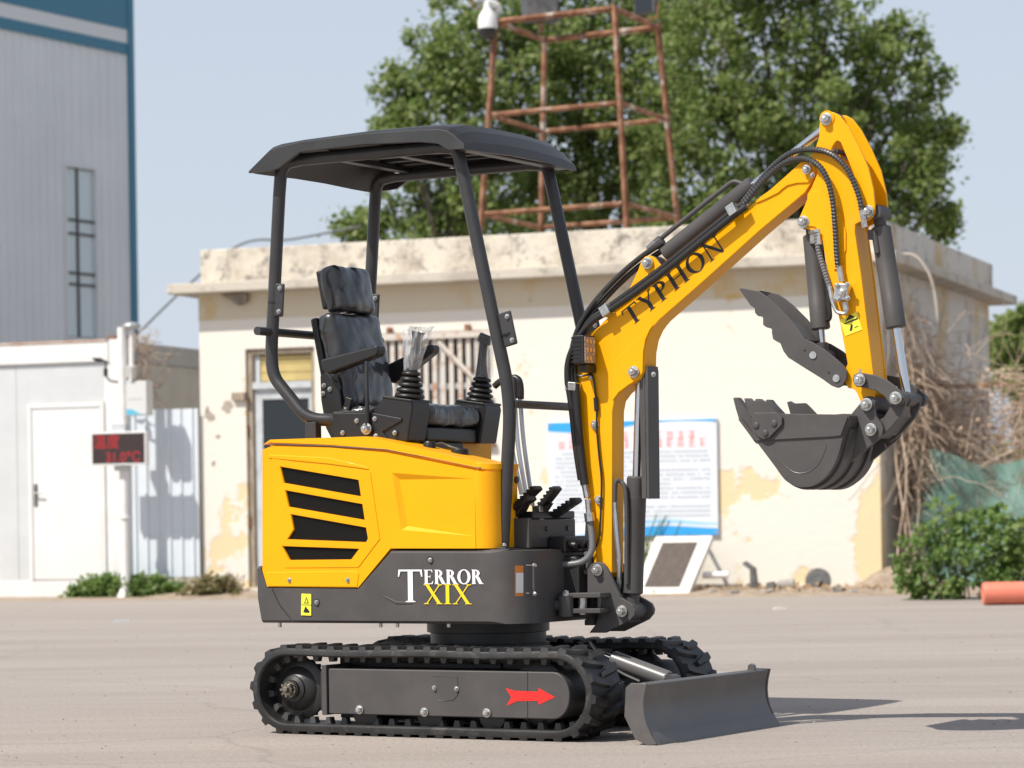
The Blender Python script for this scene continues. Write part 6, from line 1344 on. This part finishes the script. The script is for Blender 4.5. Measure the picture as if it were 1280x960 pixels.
for k, (x, y, h) in enumerate(((0.12, -0.85, 3.0), (0.20, -0.75, 2.6), (0.30, -0.62, 2.9), (0.16, -0.95, 2.2), (1.1, -0.2, 1.9), (2.0, -0.22, 2.0), (0.7, -0.25, 2.1), (2.5, -0.25, 1.8), (1.6, -0.3, 2.1))):
    pts = [Vector((x + 0.06 * sin(j * 1.3 + k), y + 0.05 * cos(j * 1.7 + k), h * j / 7)) for j in range(8)]
    obj('thick_stem', MB().tube(spline(pts, 4), [0.011 * (1 - 0.5 * j / 28) for j in range(29)], 7), DRY, vn)
# drooping cut stem arching off the eaves
ar_ = [B3(u, v, 0.3) for u, v in ((1105, 318), (1128, 320), (1142, 335), (1151, 355), (1156, 385), (1158, 420))]
o = obj('arched_stem', MB().tube(spline([at_b(p.x + 0.12, p.y, p.z) for p in ar_], 5), 0.014, 7), mat('pale_stem', (0.42, 0.37, 0.30), (0.5, 0.45, 0.38), 6, 0.8)); tag(o, 'pale bare vine stem arching down from the concrete eaves', 'stem')
NET = bpy.data.materials.new('green_net'); NET.use_nodes = True
n = NET.node_tree.nodes; l = NET.node_tree.links; b = n['Principled BSDF']; b.inputs['Base Color'].default_value = (0.13, 0.235, 0.195, 1); b.inputs['Roughness'].default_value = 0.7
tcn = n.new('ShaderNodeTexCoord'); tn = n.new('ShaderNodeTexNoise'); tn.inputs['Scale'].default_value = 5; tn.inputs['Detail'].default_value = 6; l.new(tcn.outputs['Object'], tn.inputs['Vector'])
mr = n.new('ShaderNodeMapRange'); mr.inputs[1].default_value = 0.36; mr.inputs[2].default_value = 0.60; mr.inputs[3].default_value = 0.30; mr.inputs[4].default_value = 0.95; l.new(tn.outputs['Fac'], mr.inputs[0]); l.new(mr.outputs[0], b.inputs['Alpha'])
vs = []; fs = []; NX, NZ = 56, 18
for i in range(NX + 1):
    for j in range(NZ + 1):
        x = 0.18 + 4.6 * i / NX; zt2 = 1.34 + 0.10 * sin(x * 2.1) + 0.07 * sin(x * 5.3) - 0.12 * abs(sin(x * 1.2)); z = zt2 * (1 - j / NZ) + 0.02
        vs.append((x, -0.42 - 0.25 * (j / NZ) + 0.07 * sin(x * 7 + j * 0.25) + 0.05 * sin(x * 13 - j * 0.5), z))
for i in range(NX):
    for j in range(NZ): a = i * (NZ + 1) + j; fs.append((a, a + NZ + 1, a + NZ + 2, a + 1))
o = obj('shade_net', MB().add(vs, fs), NET, smooth=60); o.location = at_b(7.6, FY); o.rotation_euler = (0, 0, -PH); tag(o, 'torn green shade net draped along the vine covered fence', 'net')
sh_ = empty('leafy_shrub', ground_pt(1215, 752) + Vector((0.42, 0.5, 0)), -PH, 'dense bright green leafy shrub in front of the green net', 'shrub')
cl_ = []
for (x, z, r) in ((-0.75, 0.30, 0.32), (-0.55, 0.62, 0.22), (-0.3, 0.35, 0.40), (0.05, 0.30, 0.40), (0.35, 0.35, 0.36), (0.62, 0.45, 0.34), (0.9, 0.4, 0.42), (1.25, 0.4, 0.45), (-0.15, 0.66, 0.20), (0.75, 0.2, 0.3), (-0.85, 0.1, 0.2), (1.6, 0.4, 0.45)):
    for _ in range(int(30 * (r / 0.35) ** 2)):
        v = Vector((rnd.gauss(0, 1), rnd.gauss(0, 1), rnd.gauss(0, 1))).normalized() * r * rnd.random() ** 0.35 * rnd.uniform(0.85, 1.3); p = Vector((x, rnd.uniform(-.1, .25), z)) + v
        if p.z > 0.02: cl_.append((p, 0.11 * rnd.uniform(0.5, 1.3), 22))
foliage('foliage', cl_, sh_, LEAFB, 0.065)
for k in range(26):
    x = rnd.uniform(-0.9, 1.6); obj('stem', MB().tube(wander((x, 0.1, 0), (rnd.uniform(-.3, .3), 0, 1), 6, 0.11, 0.18), 0.008, 5), BARK, sh_)
pp_ = obj('orange_pipe', MB().lathe((0, 0, 0.10), (1, 0, 0), [(0, 0.082), (0.001, 0.092), (0.02, 0.098), (3.0, 0.098), (3.002, 0.08)], 28), mat('pipe_salmon', (0.72, 0.215, 0.135), (0.66, 0.19, 0.12), 4, 0.4)); pg = ground_pt(1231, 757); pp_.location = (pg.x, pg.y + 0.1, 0); pp_.rotation_euler = (0, 0, 0.02); tag(pp_, 'salmon orange plastic pipe lying in front of the green shrub', 'pipe')
# weeds along the cabin and fence
def weeds(name, lab, c, x0, x1, h, n_, m, leaf, cat='weeds'):
    t = empty(name, c, -PH, lab, cat); q = []
    for _ in range(n_):
        x = rnd.uniform(x0, x1); e = min(1, (x - x0) / 0.35 + .15, (x1 - x) / 0.2 + .3); hh = h * e * rnd.uniform(0.5, 1.05)
        for s_ in range(3): q.append((Vector((x, rnd.uniform(-.2, .2), hh * (s_ + .5) / 3)), 0.075, 14))
    foliage('foliage', q, t, m, leaf)
    for k in range(18): obj('stem', MB().tube(wander((rnd.uniform(x0, x1), rnd.uniform(-.15, .15), 0), (rnd.uniform(-.3, .3), 0, 1), 4, h * 0.25, 0.2), 0.006, 4), DRY if m is LEAFD else LEAFB, t)
    return t
weeds('weed_bank', 'low green weeds growing along the foot of the corrugated fence', at_b(CBX - 0.05, -0.30), -0.60, 0.74, 0.25, 120, LEAFB, 0.055)
weeds('dry_weeds', 'straw coloured dry weeds at the left corner of the cream building', at_b(0.25, -0.45), -0.22, 0.42, 0.26, 60, LEAFD, 0.05)
weeds('wall_shoot', 'small green plant growing beside the leaning board', at_b(5.02, -0.12), -0.10, 0.16, 0.85, 26, LEAFB, 0.06, 'plant')
# dried vine on the cabin corner
vc = MB()
for k in range(60): vc.tube(wander((rnd.uniform(-0.02, 0.12), rnd.uniform(-0.05, 0.3), rnd.uniform(2.3, 2.95)), (rnd.uniform(-.6, .8), 0, rnd.uniform(-1, .4)), 7, 0.05, 0.6), 0.005, 3, False)
o = obj('vine_clump', vc, DRY2, smooth=0, recalc=False); o.location = at_b(CBX + 0.10, -0.06); o.rotation_euler = (0, 0, -PH); tag(o, 'clump of dry brown creeper hanging over the cabin corner', 'creeper')
# far hedge closing the view beyond the fence
q = []
for k in range(150): q.append((Vector((rnd.uniform(-9, 14), rnd.uniform(-.6, .6), rnd.uniform(0.2, 2.0))), 0.5, 46))
o = foliage('distant_hedge', q, None, LEAF, 0.2); o.location = (14, 56, 0)
# dirt verge, leaf litter, pebbles
vg = MB(); N = 90; vs = []; fs = []
for i in range(N + 1):
    x = -6.5 + 19 * i / N; e = 0.14 * rnd.random()
    zz_ = [0.0005, 0.02, 0.05 + 0.03 * rnd.random(), 0.06]; ys_ = [-0.95 - e, -0.72 - e * .5, -0.40, 0.3]
    if x < -0.3 : ys_ = [-1.25 - e, -1.1, -0.85, 0.3]; zz_ = [0.0005, 0.008, 0.015, 0.015]
    for y, z in zip(ys_, zz_): p = at_b(x, y, z); vs.append(p)
for i in range(N):
    for j in range(3): a = i * 4 + j; fs.append((a, a + 1, a + 5, a + 4))
tag(obj('dirt_verge', MB().add(vs, fs), mat('verge_dirt', (0.36, 0.285, 0.215), (0.27, 0.205, 0.15), 5, 0.95, bump=0.8, bscale=22, dirt=((0.17, 0.12, 0.08), 12, 0.56, 0.7)), smooth=60), kind='structure')
mb = MB(); N, M_ = 14, 6; vs = []
for j in range(M_ + 1):
    for i in range(N): a = 2 * pi * i / N; r = 0.5 * (1 - j / M_) * (1 + 0.15 * sin(3 * a + j)); vs.append((r * cos(a) * 1.1, r * sin(a) * .6, 0.26 * (1 - (1 - j / M_) ** 2) + rnd.uniform(-.015, .015)))
mb.add(vs, [(j * N + i, j * N + (i + 1) % N, (j + 1) * N + (i + 1) % N, (j + 1) * N + i) for j in range(M_) for i in range(N)]); o = obj('soil_mound', mb, MATS['verge_dirt'], smooth=60); o.location = at_b(7.75, -0.1); tag(o, kind='structure')
lf = []; fl_ = []
for k in range(420):
    x = rnd.uniform(5.6, 8.2) if k % 3 else rnd.uniform(0, 9); p = at_b(x, -0.30 - abs(rnd.gauss(0, .22)), 0.065 + rnd.uniform(0, 0.02)); add_leaf(lf, fl_, p, rnd.uniform(.025, .06))
tag(obj('leaf_litter', MB().add(lf, fl_), leaf_mat('litter_leaf', (0.30, 0.19, 0.09), (0.40, 0.28, 0.16), (0.22, 0.13, 0.06), 0.1), smooth=0, recalc=False), 'dry brown leaf litter along the foot of the wall', 'litter', kind='stuff')
pb = MB()
for k in range(420):
    u, v = rnd.uniform(-20, 1300), 752 + 205 * rnd.random() ** 1.2; p = ground_pt(u, v); r = rnd.uniform(0.002, 0.006) * (1 + p.y / 30)
    vs = [p + Vector((rnd.uniform(.6, 1.2) * r * cos(a), rnd.uniform(.6, 1.2) * r * sin(a), 0)) for a in (0, 1.25, 2.5, 3.8, 5.0)] + [p + Vector((0, 0, r * 0.8))]
    pb.add(vs, [(i, (i + 1) % 5, 5) for i in range(5)])
tag(obj('pebbles', pb, mat('pebble', (0.20, 0.175, 0.155), (0.30, 0.26, 0.23), 4, 0.95), smooth=0), 'scattered small pebbles and grit on the dusty yard', 'pebbles', kind='stuff')
o = obj('white_scrap', MB().prism([(-0.10, 0), (0.09, 0), (0.11, 0.012), (0.02, 0.03), (-0.08, 0.02)], -0.05, 0.05), BW_); tag(o, 'flat white scrap of litter on the yard below the bucket', 'litter'); o.location = ground_pt(975, 761.5); o.scale = (0.6, 0.6, 0.6)
o = obj('grey_scrap', MB().prism([(-0.11, 0), (0.13, 0), (0.12, 0.02), (0.02, 0.028), (-0.09, 0.016)], -0.05, 0.05), STEELP); tag(o, 'flat grey scrap of litter on the yard left of the excavator', 'litter'); o.location = ground_pt(152, 777); o.scale = (0.6, 0.6, 0.6)


for k, (x, y, r_) in enumerate(((5.95, -0.62, 0.055), (6.22, -0.70, 0.045), (6.55, -0.66, 0.06), (7.25, -0.58, 0.07), (7.42, -0.70, 0.05))):
    bm = bmesh.new(); bmesh.ops.create_icosphere(bm, subdivisions=2, radius=r_)
    for v in bm.verts: v.co = v.co * (1 + 0.22 * sin(v.co.x * 60 + k) * cos(v.co.y * 50 + 2 * k)); v.co.z *= 0.7
    me = bpy.data.meshes.new('stone'); bm.to_mesh(me); bm.free(); me.materials.append(DG if k % 2 else MATS['dusty_grey'])
    o = bpy.data.objects.new('stone', me); COL.objects.link(o); o.location = at_b(x, y, r_ * 0.55)
    tag(o, ('dark grey stone nearest the leaning board at the foot of the cream wall', 'pale stone just left of the upright scrap bracket', 'dark stone in front of the small grey canister', 'pale stone just right of the round metal disc', 'dark stone beside the soil mound at the right corner of the cream wall')[k], 'stone', 'stones along the foot of the wall')
